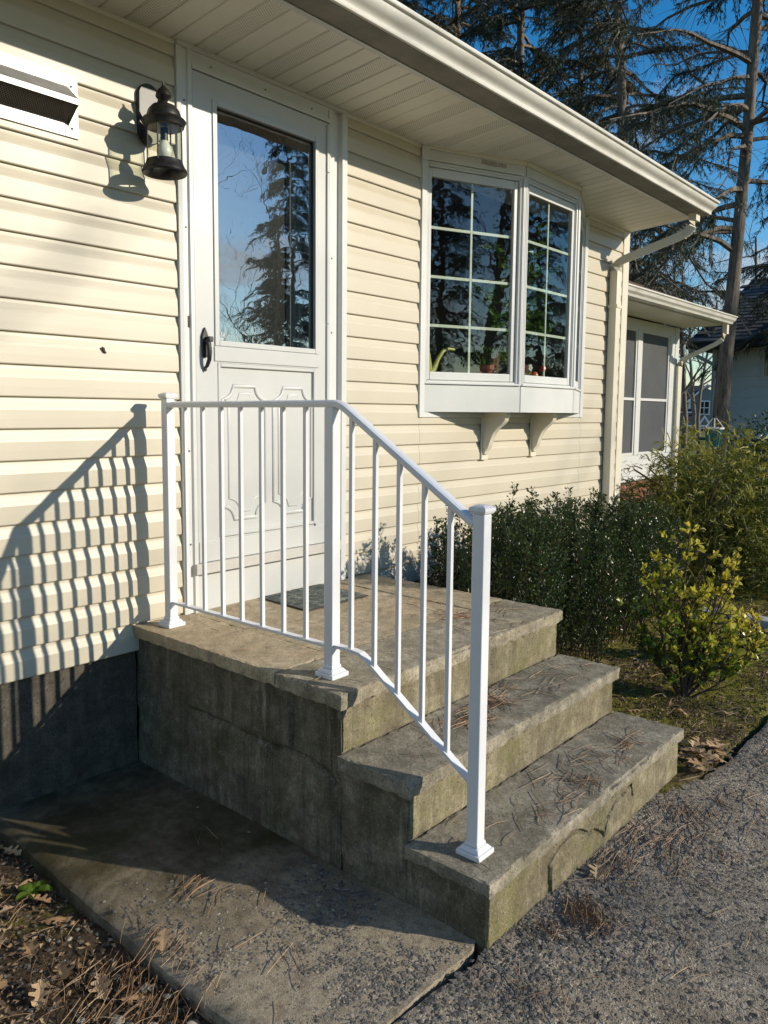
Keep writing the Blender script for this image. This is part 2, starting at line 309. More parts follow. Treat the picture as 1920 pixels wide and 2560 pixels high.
# ------------------------------------------------------------------ mesh helpers
class MB:
    def __init__(s): s.v = []; s.f = []
    def add(s, vs, fs):
        o = len(s.v); s.v += [tuple(p) for p in vs]; s.f += [tuple(i+o for i in f) for f in fs]; return s
    def box(s, x0, x1, y0, y1, z0, z1):
        return s.add([(x0,y0,z0),(x1,y0,z0),(x1,y1,z0),(x0,y1,z0),(x0,y0,z1),(x1,y0,z1),(x1,y1,z1),(x0,y1,z1)],
                     [(0,3,2,1),(4,5,6,7),(0,1,5,4),(1,2,6,5),(2,3,7,6),(3,0,4,7)])
    def frame(s, o, ex, ey, ez, x0, x1, y0, y1, z0, z1):       # box in a local frame
        o, ex, ey, ez = Vector(o), Vector(ex), Vector(ey), Vector(ez)
        P = [o+ex*a+ey*b+ez*c for a, b, c in ((x0,y0,z0),(x1,y0,z0),(x1,y1,z0),(x0,y1,z0),(x0,y0,z1),(x1,y0,z1),(x1,y1,z1),(x0,y1,z1))]
        return s.add(P, [(0,3,2,1),(4,5,6,7),(0,1,5,4),(1,2,6,5),(2,3,7,6),(3,0,4,7)])
    def prism(s, prof, axis, a0, a1):                           # closed 2D profile swept along an axis
        n = len(prof)
        def P(u, v, a): return {'x': (a, u, v), 'y': (u, a, v), 'z': (u, v, a)}[axis]
        return s.add([P(u, v, a0) for u, v in prof]+[P(u, v, a1) for u, v in prof],
                     [tuple(range(n))[::-1], tuple(range(n, 2*n))]+[(i, (i+1) % n, n+(i+1) % n, n+i) for i in range(n)])
    def tube(s, path, r, n=8, cap=True):
        path = [Vector(p) for p in path]; rs = r if isinstance(r, (list, tuple)) else [r]*len(path)
        o = len(s.v); up = None
        for i, p in enumerate(path):
            t = (path[min(i+1, len(path)-1)]-path[max(i-1, 0)]).normalized()
            if up is None: up = t.orthogonal().normalized()
            up = (up-t*up.dot(t)).normalized(); w = t.cross(up)
            for k in range(n):
                a = 2*math.pi*k/n; s.v.append(tuple(p+(up*math.cos(a)+w*math.sin(a))*rs[i]))
        for i in range(len(path)-1):
            for k in range(n): s.f.append((o+i*n+k, o+i*n+(k+1) % n, o+(i+1)*n+(k+1) % n, o+(i+1)*n+k))
        if cap: s.f.append(tuple(o+k for k in range(n))[::-1]); s.f.append(tuple(o+(len(path)-1)*n+k for k in range(n)))
        return s
    def sweep(s, path, prof, up=(0, 0, 1)):                     # profile (side, up) along a polyline, mitred
        path = [Vector(p) for p in path]; n = len(prof); o = len(s.v); up = Vector(up)
        for i, p in enumerate(path):
            d0 = (path[i]-path[i-1]).normalized() if i else (path[1]-path[0]).normalized()
            d1 = (path[i+1]-path[i]).normalized() if i < len(path)-1 else d0
            t = (d0+d1).normalized(); sd = t.cross(up).normalized(); u2 = sd.cross(t); k = 1/max(.3, t.dot(d0))
            for a, b in prof: s.v.append(tuple(p+sd*a+u2*b*k))
        for i in range(len(path)-1):
            for k in range(n): s.f.append((o+i*n+k, o+i*n+(k+1) % n, o+(i+1)*n+(k+1) % n, o+(i+1)*n+k))
        s.f.append(tuple(o+k for k in range(n))[::-1]); s.f.append(tuple(o+(len(path)-1)*n+k for k in range(n)))
        return s
    def lathe(s, prof, c, n=24):                                # (radius, z) profile about a vertical axis
        o = len(s.v)
        for r, z in prof:
            for k in range(n):
                a = 2*math.pi*k/n; s.v.append((c[0]+r*math.cos(a), c[1]+r*math.sin(a), c[2]+z))
        for i in range(len(prof)-1):
            for k in range(n): s.f.append((o+i*n+k, o+i*n+(k+1) % n, o+(i+1)*n+(k+1) % n, o+(i+1)*n+k))
        return s

WLOC = {}
def _place(o, parent):
    COL.objects.link(o)
    if parent is not None:
        o.parent = parent
        o.matrix_parent_inverse = Matrix.Translation(-WLOC.get(parent.name, Vector((0, 0, 0))))
    WLOC[o.name] = o.location.copy()
def thing(name, label, cat, loc=(0, 0, 0), group=None):
    o = bpy.data.objects.new(name, None); o.location = loc; o.empty_display_size = .1; COL.objects.link(o)
    WLOC[o.name] = Vector(loc); tag(o, label, cat, group); return o
def tag(o, label=None, cat=None, group=None, kind=None):
    if label: o['label'] = label
    if cat: o['category'] = cat
    if group: o['group'] = group
    if kind: o['kind'] = kind
    return o
def meshof(name, mb, m, smooth=False):
    me = bpy.data.meshes.new(name); me.from_pydata(mb.v, [], mb.f); me.materials.append(m)
    bm = bmesh.new(); bm.from_mesh(me); bmesh.ops.recalc_face_normals(bm, faces=bm.faces); bm.to_mesh(me); bm.free()
    if smooth:
        me.polygons.foreach_set('use_smooth', [True]*len(me.polygons)); me.set_sharp_from_angle(angle=rad(42))
    return me
def part(name, mb, m, parent=None, bevel=0, smooth=False, loc=(0, 0, 0), seg=2):
    me = mb if isinstance(mb, bpy.types.Mesh) else meshof(name, mb, m, smooth)
    o = bpy.data.objects.new(name, me); o.location = loc; _place(o, parent)
    if bevel:
        b = o.modifiers.new('bevel', 'BEVEL'); b.width = bevel; b.segments = seg; b.limit_method = 'ANGLE'; b.angle_limit = rad(40)
        if seg > 1:
            me.polygons.foreach_set('use_smooth', [True]*len(me.polygons)); b.harden_normals = True
    return o
def soup(name, V, F, m, parent=None, tone=None, loc=(0, 0, 0), link=True, smooth=False):
    V = np.asarray(V, np.float32); F = np.asarray(F, np.int32); me = bpy.data.meshes.new(name)
    me.vertices.add(len(V)); me.vertices.foreach_set('co', V.ravel()); k = F.shape[1]
    me.loops.add(F.size); me.loops.foreach_set('vertex_index', F.ravel()); me.polygons.add(len(F))
    me.polygons.foreach_set('loop_start', np.arange(0, F.size, k, dtype=np.int32))
    me.polygons.foreach_set('use_smooth', np.full(len(F), smooth)); me.update(calc_edges=True); me.materials.append(m)
    if tone is not None:
        a = me.attributes.new('tone', 'FLOAT', 'POINT'); a.data.foreach_set('value', np.asarray(tone, np.float32))
    if not link: return me
    o = bpy.data.objects.new(name, me); o.location = loc; _place(o, parent); return o
def unit(v): return v/np.maximum(np.linalg.norm(v, axis=-1, keepdims=True), 1e-9)
def cards(P, D, L, W, fold=.25, rng=RNG):
    """leaf-shaped folded quads (two triangles each side of a midrib): base P, direction D"""
    n = len(P); D = unit(D); r = unit(rng.normal(size=(n, 3))); S = unit(np.cross(D, r)); N = np.cross(S, D)
    L = np.broadcast_to(np.asarray(L), (n,))[:, None]; W = np.broadcast_to(np.asarray(W), (n,))[:, None]
    mid = P+D*L*.5
    V = np.stack([P, mid+S*W*.5+N*W*fold, P+D*L, mid-S*W*.5+N*W*fold], 1).reshape(-1, 3)
    b = np.arange(n)[:, None]*4
    F = np.concatenate([b+[0, 1, 2], b+[0, 2, 3]], 1).reshape(-1, 3)
    return V, F
def rough_box(x0, x1, y0, y1, z0, z1, step, amp, fn=None, seed=0.):
    nx, ny, nz = [max(1, int(round((b-a)/step))) for a, b in ((x0, x1), (y0, y1), (z0, z1))]
    idx = {}; vs = []; fs = []
    def V(i, j, k):
        key = (i, j, k)
        if key in idx: return idx[key]
        p = Vector((x0+(x1-x0)*i/nx, y0+(y1-y0)*j/ny, z0+(z1-z0)*k/nz))
        edge = sum((i in (0, nx), j in (0, ny), k in (0, nz)))
        q = p+Vector((seed, seed*.7, 0))
        d = noise.noise_vector(q*5)*amp*.30+noise.noise_vector(q*38)*amp*.45+noise.noise_vector(q*95)*amp*.55
        if edge == 1 and k in (0, nz): d *= .3
        if edge >= 2:      # worn arrises
            c = Vector(((x0+x1)/2, (y0+y1)/2, (z0+z1)/2))
            ins = Vector(((1 if i == 0 else -1 if i == nx else 0), (1 if j == 0 else -1 if j == ny else 0), (1 if k == 0 else -1 if k == nz else 0)))
            d += ins*(amp*.3+amp*2.0*max(0, noise.noise(q*24)-.12)+amp*7*max(0, noise.noise(q*8+Vector((3, 1, 5)))-.34))
        if fn: d += fn(p)
        idx[key] = len(vs); vs.append(tuple(p+d)); return idx[key]
    for i in range(nx):
        for j in range(ny):
            fs.append((V(i,j,0), V(i,j+1,0), V(i+1,j+1,0), V(i+1,j,0))); fs.append((V(i,j,nz), V(i+1,j,nz), V(i+1,j+1,nz), V(i,j+1,nz)))
    for i in range(nx):
        for k in range(nz):
            fs.append((V(i,0,k), V(i+1,0,k), V(i+1,0,k+1), V(i,0,k+1))); fs.append((V(i,ny,k), V(i,ny,k+1), V(i+1,ny,k+1), V(i+1,ny,k)))
    for j in range(ny):
        for k in range(nz):
            fs.append((V(0,j,k), V(0,j,k+1), V(0,j+1,k+1), V(0,j+1,k))); fs.append((V(nx,j,k), V(nx,j+1,k), V(nx,j+1,k+1), V(nx,j,k+1)))
    mb = MB(); mb.v = vs; mb.f = fs; return mb
def seg_dist(p, a, b):
    ab = (b[0]-a[0], b[1]-a[1]); t = max(0, min(1, ((p[0]-a[0])*ab[0]+(p[1]-a[1])*ab[1])/(ab[0]**2+ab[1]**2)))
    return math.hypot(p[0]-a[0]-ab[0]*t, p[1]-a[1]-ab[1]*t)

# ------------------------------------------------------------------ dimensions
G = -0.58                    # driveway level (the landing's top is z = 0, the house wall is y = 0)
ZS = 2.341                   # soffit at the wall
D1, D2, D3 = 1.176, 1.443, 1.718
H2, H3 = -0.199, -0.389
W = 1.434
XR = 4.649                   # right corner of the house

# ------------------------------------------------------------------ setting: ground, driveway, path
def axis_coords(lo, hi, step, far, gr=1.35):
    a = list(np.arange(lo, hi+step/2, step)); d = step; x = a[-1]
    while x < far: d *= gr; x += d; a.append(x)
    d = step; x = a[0]; pre = []
    while x > -far: d *= gr; x -= d; pre.append(x)
    return np.array(pre[::-1]+a)
def ground_h(x, y):
    n = noise.noise(Vector((x*1.3, y*1.3, 3.1)))*.018+noise.noise(Vector((x*5, y*5, 1.7)))*.012+noise.noise(Vector((x*19, y*19, 4.)))*.007
    h = -.632
    if x > 1.2: h = -.585+min(.03, max(0, (y+1.8)*.05))
    inside = x > -.62 and y < -1.68
    if x > 1.2: inside = y < -1.80
    fade = 0
    if inside: return -.70
    if x > 6: n *= .5; h -= min(.6, (x-6)*.01)
    return h+n
def build_ground():
    xs = axis_coords(-1.6, 6.5, .03, 600); ys = axis_coords(-2.4, 1.4, .03, 600)
    V = [(x, y, ground_h(x, y)) for y in ys for x in xs]; nx = len(xs)
    F = np.array([(j*nx+i, j*nx+i+1, (j+1)*nx+i+1, (j+1)*nx+i) for j in range(len(ys)-1) for i in range(nx-1)])
    o = soup('ground', V, F, M['ground'], smooth=True); tag(o, 'brown soil with moss and leaf litter around the house', 'ground', kind='structure')
build_ground()
def build_driveway():
    mb = MB(); xs = np.arange(-.66, 9.01, .03); n = len(xs); rows = []
    def edge(x):
        if x < 1.42: return -1.668-.024*max(0, 1-abs(x+.07)/.27)+noise.noise(Vector((x*6, 0, 0)))*.010 + (noise.noise(Vector((x*21, 2, 0)))*.008)
        return -1.80+noise.noise(Vector((x*3, 5, 0)))*.035+noise.noise(Vector((x*17, 9, 0)))*.016
    ts = [0, .012, .03, .06]+list(np.arange(.09, 2.2, .03))+[2.6, 4, 8]
    for t in ts:
        for x in xs:
            y = edge(x)-t; z = G+noise.noise(Vector((x*2, y*2, 0)))*.006+noise.noise(Vector((x*25, y*25, 0)))*.0035
            if t == 0: z = G-.06
            elif t < .02: z -= .005
            if t == 0 and x < 1.42: y += .002
            mb.v.append((x, y, z))
    for j in range(len(ts)-1):
        for i in range(n-1): mb.f.append((j*n+i, (j+1)*n+i, (j+1)*n+i+1, j*n+i+1))
    o = part('driveway', mb, M['asphalt'], smooth=True); tag(o, 'coarse worn asphalt driveway in front of the steps', 'driveway', kind='structure')
    return o
drive = build_driveway()
def build_path():
    # apron slab between soil and stoop: its soil-side edge drops, its front edge ends at a ragged crack
    mb = MB(); step = .02; ys = np.arange(0.0, -1.681, -step); n = 33; 
    for y in ys:
        x0 = -.592+y*.012+noise.noise(Vector((0, y*6, 3)))*.010
        for i in range(n):
            x = x0+(0.02-x0)*i/(n-1); z = G+noise.noise(Vector((x*3, y*3, 7)))*.006+noise.noise(Vector((x*25, y*25, 0)))*.003*max(.2, min(1, -y-.4))
            yy = y
            if y < -1.665: yy = -1.672+noise.noise(Vector((x*8, 1, 4)))*.016+noise.noise(Vector((x*30, 1, 4)))*.006
            if i == 0: z -= .016
            mb.v.append((x-(0.004 if i == 0 else 0), yy, z))
    m = len(ys)
    for j in range(m-1):
        for i in range(n-1): mb.f.append((j*n+i, (j+1)*n+i, (j+1)*n+i+1, j*n+i+1))
    o = len(mb.v)      # skirts
    for j in range(m): v = mb.v[j*n]; mb.v.append((v[0]-.004, v[1], v[2]-.09))
    for j in range(m-1): mb.f.append((j*n, o+j, o+j+1, (j+1)*n))
    o2 = len(mb.v)
    for i in range(n): v = mb.v[(m-1)*n+i]; mb.v.append((v[0], v[1]+.004, v[2]-.09))
    for i in range(n-1): mb.f.append(((m-1)*n+i, o2+i, o2+i+1, (m-1)*n+i+1))
    p = part('path', mb, M['apron'], smooth=True); tag(p, 'mossy concrete apron between the soil and the stoop', 'path', kind='structure')
    return p
path = build_path()
def stones(name, P, S, parent, mat, seed=1, lift=0.):
    """angular chips: squashed irregular octahedra sunk into the surface"""
    r = np.random.default_rng(seed); n = len(P)
    B = np.array([(1,0,0),(0,1,0),(-1,0,0),(0,-1,0),(.1,.1,1),(0,0,-1)], float)
    V = B[None]*S[:, None, None]*(1+r.uniform(-.45, .45, (n, 6, 1))); V[:, :, 2] *= .27
    a = r.uniform(0, 6.28, n); c, s = np.cos(a)[:, None], np.sin(a)[:, None]
    X = V[:, :, 0]*c-V[:, :, 1]*s; Y = V[:, :, 0]*s+V[:, :, 1]*c; V = np.stack([X, Y, V[:, :, 2]], 2)
    V[:, 4, :2] += r.normal(size=(n, 2))*S[:, None]*.3
    V = (V+P[:, None]).reshape(-1, 3)
    f = np.array([(0,1,4),(1,2,4),(2,3,4),(3,0,4),(1,0,5),(2,1,5),(3,2,5),(0,3,5)])
    F = (np.arange(n)[:, None, None]*6+f[None]).reshape(-1, 3)
    t = np.repeat(np.clip(r.beta(1.6, 2.4, n)+lift, 0, 1), 6)
    return tag(soup(name, V, F, mat, parent, t), kind='stuff')
def scatter_gravel():
    n = 24000; x = RNG.uniform(-.62, 4.2, n); y = -1.70-RNG.uniform(0, 1, n)**1.15*1.0
    k = ~((x > 1.42) & (y > -1.83)); x, y = x[k], y[k]; s = .0035+RNG.uniform(0, 1, len(x))**2.*.0085
    stones('asphalt_stones', np.stack([x, y, np.full(len(x), G+.000)-s*.12], 1), s, drive, M['gravel'], 2)
    n = 15000; x = RNG.uniform(-.585, -.01, n); y = -RNG.uniform(0, 1.66, n)
    k = RNG.uniform(0, 1, n) < np.clip((-y-.65-.25*(x+.6))/.8, .01, 1)**1.3; x, y = x[k], y[k]; s = .0025+RNG.uniform(0, 1, len(x))**2*.0075
    stones('exposed_aggregate', np.stack([x, y, np.full(len(x), G+.001)-s*.15], 1), s, path, M['gravel'], 3, .12)
scatter_gravel()

# ------------------------------------------------------------------ the house
house = thing('house', 'cream vinyl-sided house with white soffit, storm door and bay window', 'house', (0, 0, G))
def build_house():
    # wall core with the door and bay openings
    w = MB()
    w.box(-4.5, .245, .0, .12, -.11, ZS+.3); w.box(1.247, 1.90, .0, .12, -.11, ZS+.3); w.box(1.90, 3.88, .0, .12, -.11, .875)
    w.box(3.88, XR-.01, .0, .12, -.11, ZS+.3); w.box(XR-.12, XR-.01, .12, 5.5, -.11, ZS+.3); w.box(-4.5, -4.38, .12, 5.5, -.11, ZS+.3)
    w.box(-4.5, XR-.01, 5.5, 5.6, -.11, ZS+.3); w.box(.245, 1.247, .0, .12, 2.325, ZS+.3); w.box(1.90, 3.88, .0, .12, 2.36, ZS+.3)
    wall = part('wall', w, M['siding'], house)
    E = .1135; prof = [(0.004, .0), (-.0185, .0), (-.0205, .0035), (-.0200, .035), (-.0190, .066), (-.0165, .075), (-.0100, .098), (-.0086, .106), (-.0080, .1185), (.004, .1185)]
    cache = {}
    def board(x0, x1, z, top=None):
        p = prof
        if top is not None:
            h = top-z; p = []
            for a, b in prof: p.append((a, min(b, h)))
        key = (round(x1-x0, 4), None if top is None else round(top-z, 4))
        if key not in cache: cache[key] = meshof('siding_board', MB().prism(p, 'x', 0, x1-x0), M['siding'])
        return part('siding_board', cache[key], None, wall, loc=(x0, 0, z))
    zs = [-.1065+E*k for k in range(0, 23)]
    for z in zs:
        if z > ZS-.03: break
        top = ZS-.018 if z+.12 > ZS-.018 else None
        board(-3.4, .243, z, top)
        if z > -.02:
            board(1.249, 1.885, z, top)
        else: board(1.46, 1.885, z, top)
        if z+E < .86: board(1.887, 3.893, z)
        elif z < .84: board(1.887, 3.893, z, .842)
        board(3.895, XR-.10, z, top)
    # starter strip, frieze trim below the soffit
    part('frieze_trim', MB().box(-3.4, .244, -.022, .0, ZS-.018, ZS+.002), M['soffit'], house, .002)
    part('frieze_trim', MB().box(1.248, 1.884, -.022, .0, ZS-.018, ZS+.002), M['soffit'], house, .002)
    part('frieze_trim', MB().box(3.90, XR, -.022, .0, ZS-.018, ZS+.002), M['soffit'], house, .002)
    f = part('foundation', rough_box(-4.5, 0.02, .0, .15, -.75, -.09, .04, .002), M['foundation'], house, smooth=True)
    part('foundation', MB().box(W, XR, .0, .15, -.75, -.11), M['foundation'], house)
    part('corner_post', MB().prism([(XR-.105, -.026), (XR+.004, -.026), (XR+.004, .08), (XR-.012, .08), (XR-.012, -.01), (XR-.105, -.01)], 'z', -.12, ZS-.001), M['corner'], house, .003)
    # eave
    so = part('soffit', MB().add([(-3.4, .02, ZS+.012), (XR, .02, ZS+.012), (XR, -.53, ZS+.046), (-3.4, -.53, ZS+.046)], [(0, 3, 2, 1)]), M['inner_door'], house)
    wd = .1045; x = -2.8; k = 0; pc = {}
    def strip(kind, w0):
        p = [(0, .006), (.002, .0), (.006, -.0022), (w0-.010, -.0022), (w0-.005, .001), (w0-.0005, .006)]
        me = MB(); n = len(p)
        for y, dz in ((.004, .0), (-.505, .034)):
            for a, b in p: me.v.append((a, y, ZS+b+dz))
        me.f = [(i, i+1, n+i+1, n+i) for i in range(n-1)]
        return meshof('soffit_panel', me, M['perf'] if kind else M['soffit'])
    x0 = .334-wd*3*10
    for k in range(200):
        xa = x0+k*wd
        if xa > XR-.03: break
        w0 = min(wd, XR-.004-xa); key = (k % 3 == 0 and xa < 3.2, round(w0, 4))
        if key not in pc: pc[key] = strip(*key)
        part('soffit_panel', pc[key], None, so, loc=(xa, 0, 0))
    part('soffit_trim', MB().prism([(-.500, ZS+.026), (-.500, ZS+.040), (-.532, ZS+.046), (-.534, ZS+.022), (-.512, ZS+.022)], 'x', -3.4, XR-.03), M['trim'], house, .0015)
    part('fascia', MB().box(-3.4, XR-.025, -.530, -.512, ZS+.042, ZS+.135), M['gutter'], house)
    part('eave_end_board', MB().prism([(.0, ZS+.0), (-.515, ZS+.034), (-.515, ZS+.12), (.0, ZS+.34)], 'x', XR-.005, XR+.012), M['trim'], house, .002)
    gp = [(-.531, ZS+.125), (-.531, ZS+.034), (-.652, ZS+.030), (-.661, ZS+.032), (-.664, ZS+.038), (-.664, ZS+.047), (-.667, ZS+.054), (-.674, ZS+.061), (-.684, ZS+.067), (-.694, ZS+.074), (-.702, ZS+.083), (-.707, ZS+.093), (-.709, ZS+.102), (-.721, ZS+.103), (-.724, ZS+.108), (-.724, ZS+.117), (-.712, ZS+.119), (-.706, ZS+.112),
          (-.700, ZS+.098), (-.690, ZS+.080), (-.660, ZS+.055), (-.648, ZS+.038), (-.537, ZS+.040), (-.537, ZS+.125)]
    g = part('gutter', MB().prism(gp, 'x', -3.4, XR-.033), M['gutter'], house, smooth=True)
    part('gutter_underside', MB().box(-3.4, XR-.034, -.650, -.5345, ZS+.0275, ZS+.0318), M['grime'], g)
    part('gutter_cap', MB().prism(gp[:17], 'x', XR-.0325, XR-.026), M['gutter'], g)
    # roof
    sl = math.tan(rad(21)); mb = MB(); z0 = ZS+.13
    mb.add([(-4.5, -.56, z0), (XR+.02, -.56, z0), (XR+.02, 3.0, z0+3.56*sl), (-4.5, 3.0, z0+3.56*sl), (-4.5, -.56, z0+.03), (XR+.02, -.56, z0+.03), (XR+.02, 3.0, z0+.03+3.56*sl), (-4.5, 3.0, z0+.03+3.56*sl)],
           [(0,3,2,1),(4,5,6,7),(0,1,5,4),(1,2,6,5),(2,3,7,6),(3,0,4,7)])
    mb.add([(-4.5, 3.0, z0+3.56*sl), (XR+.02, 3.0, z0+3.56*sl), (XR+.02, 6.2, z0+.36*sl), (-4.5, 6.2, z0+.36*sl)], [(0, 1, 2, 3)])
    mb.add([(XR, .0, ZS), (XR, 5.6, ZS), (XR, 3.0, z0+3.5*sl)], [(0, 1, 2)])
    part('roof', mb, M['b_roof'], house)
    # room behind the windows
    r = MB(); r.box(-4.3, XR-.13, .13, 5.4, .10, .16); r.box(-4.3, XR-.13, .13, 5.4, 2.5, 2.55); r.box(1.10, 4.45, 3.4, 3.45, .16, 2.5); r.box(-1.5, -1.45, .13, 5.4, .16, 2.5)
    part('room', r, M['room'], house)
    # downspout at the corner
    X0 = 4.335; d = MB()
    prof = [(-.041, -.03), (-.026, -.036), (-.013, -.030), (0, -.036), (.013, -.030), (.026, -.036), (.041, -.03), (.041, .03), (-.041, .03)]
    ds = part('downspout', d.prism([(X0+a, -.058+b) for a, b in prof], 'z', G+.0, 1.985), M['corner'], house, .002)
    e = MB(); rect = [(-.040, -.030), (.040, -.030), (.040, .030), (-.040, .030)]
    e.sweep([(X0, -.058, 1.975), (X0, -.062, 2.02), (X0+.006, -.085, 2.055), (X0+.02, -.12, 2.075), (X0+.135, -.50, 2.215), (X0+.150, -.545, 2.240), (X0+.155, -.575, 2.275), (X0+.155, -.585, 2.315), (X0+.155, -.585, 2.374)], rect, up=(0, -.35, 1))
    part('elbow', e, M['corner'], ds, .004)
    for q in range(4):
        part('crimp', MB().frame((X0+.135+q*.006, -.505-q*.018, 2.222+q*.016), (1, 0, 0), (.1, -.75+.12*q, .65), (0, .65, .75), -.043, .043, -.003, .003, -.034, .034), M['corner'], ds, .001)
    part('strap', MB().box(X0-.045, X0+.045, -.097, -.02, 1.70, 1.725), M['corner'], ds, .001)
    return wall
build_house()

# ------------------------------------------------------------------ storm door
def build_door():
    fr = part('door_frame', MB(), M['trim'], house)
    mb = MB()
    mb.prism([(.245, .0), (.245, -.030), (.262, -.034), (.270, -.026), (.292, -.026), (.296, -.036), (.314, -.036), (.317, .0)], 'z', .0, 2.322)
    mb.prism([(1.123, .0), (1.123, -.030), (1.160, -.030), (1.164, -.010), (1.206, -.010), (1.212, -.036), (1.247, -.036), (1.247, .0)], 'z', .0, 2.322)
    mb.prism([(.0, 2.253), (-.036, 2.253), (-.036, 2.270), (-.024, 2.276), (-.024, 2.306), (-.030, 2.322), (.0, 2.322)], 'x', .3175, 1.1225)
    fr.data = meshof('door_frame', mb, M['trim'])
    part('frame_cap', MB().box(.243, 1.249, -.040, .0, 2.3225, ZS+.001), M['trim'], fr, .002)
    for (x, z) in ((.281, 2.12), (.281, 1.62), (.281, .70), (.281, .30), (.42, 2.29), (.72, 2.29), (1.01, 2.29), (1.142, 2.10), (1.142, 1.62), (1.142, 1.26)):
        yy = -.0245 if x in (.42, .72, 1.01) else (-.0262 if x < .3 else -.0302)
        part('screw', MB().lathe([(0, 0), (.0042, 0), (.0042, .0022), (0, .003)], (0, 0, 0), 10), M['screw'], fr, loc=(x, yy, z)).rotation_euler = (rad(90), 0, 0)
    dr = part('door', MB(), M['door_white'], house); y0, y1 = -.030, .010
    mb = MB(); Z0, Z1 = .214, 2.249; X0, X1 = .320, 1.120; gx0, gx1, gz0, gz1 = .432, 1.034, 1.162, 2.150
    mb.box(X0, gx0, y0, y1, Z0, Z1); mb.box(gx1, X1, y0, y1, Z0, Z1); mb.box(gx0, gx1, y0, y1, gz1, Z1); mb.box(gx0, gx1, y0+.010, y1, Z0, gz0-.085)
    mb.box(gx0, gx1, y0, y1, gz0-.085, gz0)
    dr.data = meshof('door', mb, M['door_white'])
    # raised beads round glass, mid rail and lower panel
    def ring(nm, x0, x1, z0, z1, w, d0, d1, parent):
        m = MB(); m.box(x0, x0+w, d0, d1, z0, z1); m.box(x1-w, x1, d0, d1, z0, z1); m.box(x0+w, x1-w, d0, d1, z0, z0+w); m.box(x0+w, x1-w, d0, d1, z1-w, z1)
        return part(nm, m, M['door_white'], parent, .003)
    ring('glass_bead', gx0-.014, gx1+.014, gz0-.014, gz1+.014, .024, y0-.007, y0+.012, dr)
    ring('panel_bead', gx0+.001, gx1-.001, .315, gz0-.086, .016, y0-.0035, y0+.0105, dr)
    part('mid_rail', MB().box(gx0-.018, gx1+.018, y0-.006, y0+.004, gz0-.080, gz0-.0145), M['door_white'], dr, .004)
    part('kick_rail', MB().box(X0+.002, X1-.002, y0-.004, y0+.006, Z0, .305), M['door_white'], dr, .003)
    part('pane', MB().box(gx0+.004, gx1-.004, -.012, -.008, gz0+.002, gz1-.002), M['glass'], dr)
    gk = MB(); gk.box(gx0+.010, gx0+.014, -.0195, -.0125, gz0+.01, gz1-.01); gk.box(gx1-.014, gx1-.010, -.0195, -.0125, gz0+.01, gz1-.01); gk.box(gx0+.014, gx1-.014, -.0195, -.0125, gz1-.014, gz1-.010)
    part('gasket', gk, M['inner_door'], dr)
    # maker's sticker etched in the lower corner of the pane
    st = MB(); sx, sz = .452, 1.188
    for a, b, c, d in ((0, .003, 0, .022), (.003, .010, 0, .003), (.003, .008, .010, .013), (.014, .017, .003, .022), (.017, .022, .018, .021), (.024, .027, .0, .018), (.027, .033, .008, .011), (.033, .036, .0, .02)):
        st.box(sx+a, sx+b, -.0128, -.0122, sz+c, sz+d)
    st.box(sx+.002, sx+.034, -.0128, -.0122, sz-.008, sz-.004)
    part('pane_sticker', st, M['trim'], dr)
    # embossed lower panels with scooped corners
    def emboss(cx, hw):
        t, b = .980, .386
        def outline(o):
            pts = []; hw2, t2, b2 = hw-o, t-o, b+o; q = .060
            def arc(cxx, czz, a0, a1):
                for i in range(7):
                    a = rad(a0+(a1-a0)*i/6); pts.append((cxx+q*math.cos(a), czz+q*math.sin(a)))
            arc(cx+hw2, t2, 180, 270); arc(cx+hw2, b2, 90, 180); arc(cx-hw2, b2, 0, 90); arc(cx-hw2, t2, -90, 0)
            return pts
        for nm, o, r in (('emboss_ridge', 0, .0095), ('emboss_ridge', .034, .007)):
            m = MB(); P = [(x, y0+.0125, z) for x, z in outline(o)]; m.tube(P+[P[0]], r, 10, cap=False)
            part(nm, m, M['door_white'], dr, smooth=True)
        P = outline(.036); m = MB(); n = len(P)
        m.add([(x, y0+.0065, z) for x, z in P]+[(x, y0+.0101, z) for x, z in outline(.030)], [tuple(range(n))]+[(i, (i+1) % n, n+(i+1) % n, n+i) for i in range(n)])
        part('raised_field', m, M['door_white'], dr)
    emboss(.588, .124); emboss(.886, .124)
    # hinge leaf strip on the right, pull handle on the left
    for z0, z1 in ((2.02, 2.24), (1.30, 2.017), (.90, 1.297), (.22, .897)):
        part('hinge_strip', MB().box(1.102, 1.121, y0-.010, y0-.0005, z0, z1), M['door_white'], dr, .003)
    h = MB(); cx = .362
    h.prism([(cx-.012, 1.095), (cx-.016, 1.14), (cx-.016, 1.185), (cx-.006, 1.21), (cx, 1.222), (cx+.006, 1.21), (cx+.016, 1.185), (cx+.016, 1.14), (cx+.012, 1.095)], 'y', y0-.012, y0-.0005)
    hd = part('handle', h, M['black'], dr, .003)
    part('grip', MB().tube([(cx+.002, y0-.010, 1.165), (cx+.003, y0-.030, 1.155), (cx+.004, y0-.034, 1.12), (cx+.003, y0-.032, 1.085), (cx+.001, y0-.020, 1.060), (cx, y0-.004, 1.048)], [.009, .010, .010, .009, .008, .006], 8), M['black'], hd, smooth=True)
    part('thumb_button', MB().box(cx-.002, cx+.022, y0-.040, y0-.012, 1.160, 1.182), M['black'], hd, .004)
    part('finial', MB().tube([(cx, y0-.008, 1.036), (cx, y0-.008, 1.045), (cx, y0-.008, 1.053)], [.003, .008, .005], 8), M['screw'], hd, smooth=True)
    part('strike_plate', MB().box(.284, .291, -.0285, -.0255, 1.215, 1.262), M['wicker'], fr)
    # threshold strip and riser board below the door
    part('sill_strip', MB().box(.293, 1.197, -.052, -.001, .167, .2125), M['metal_strip'], fr, .002)
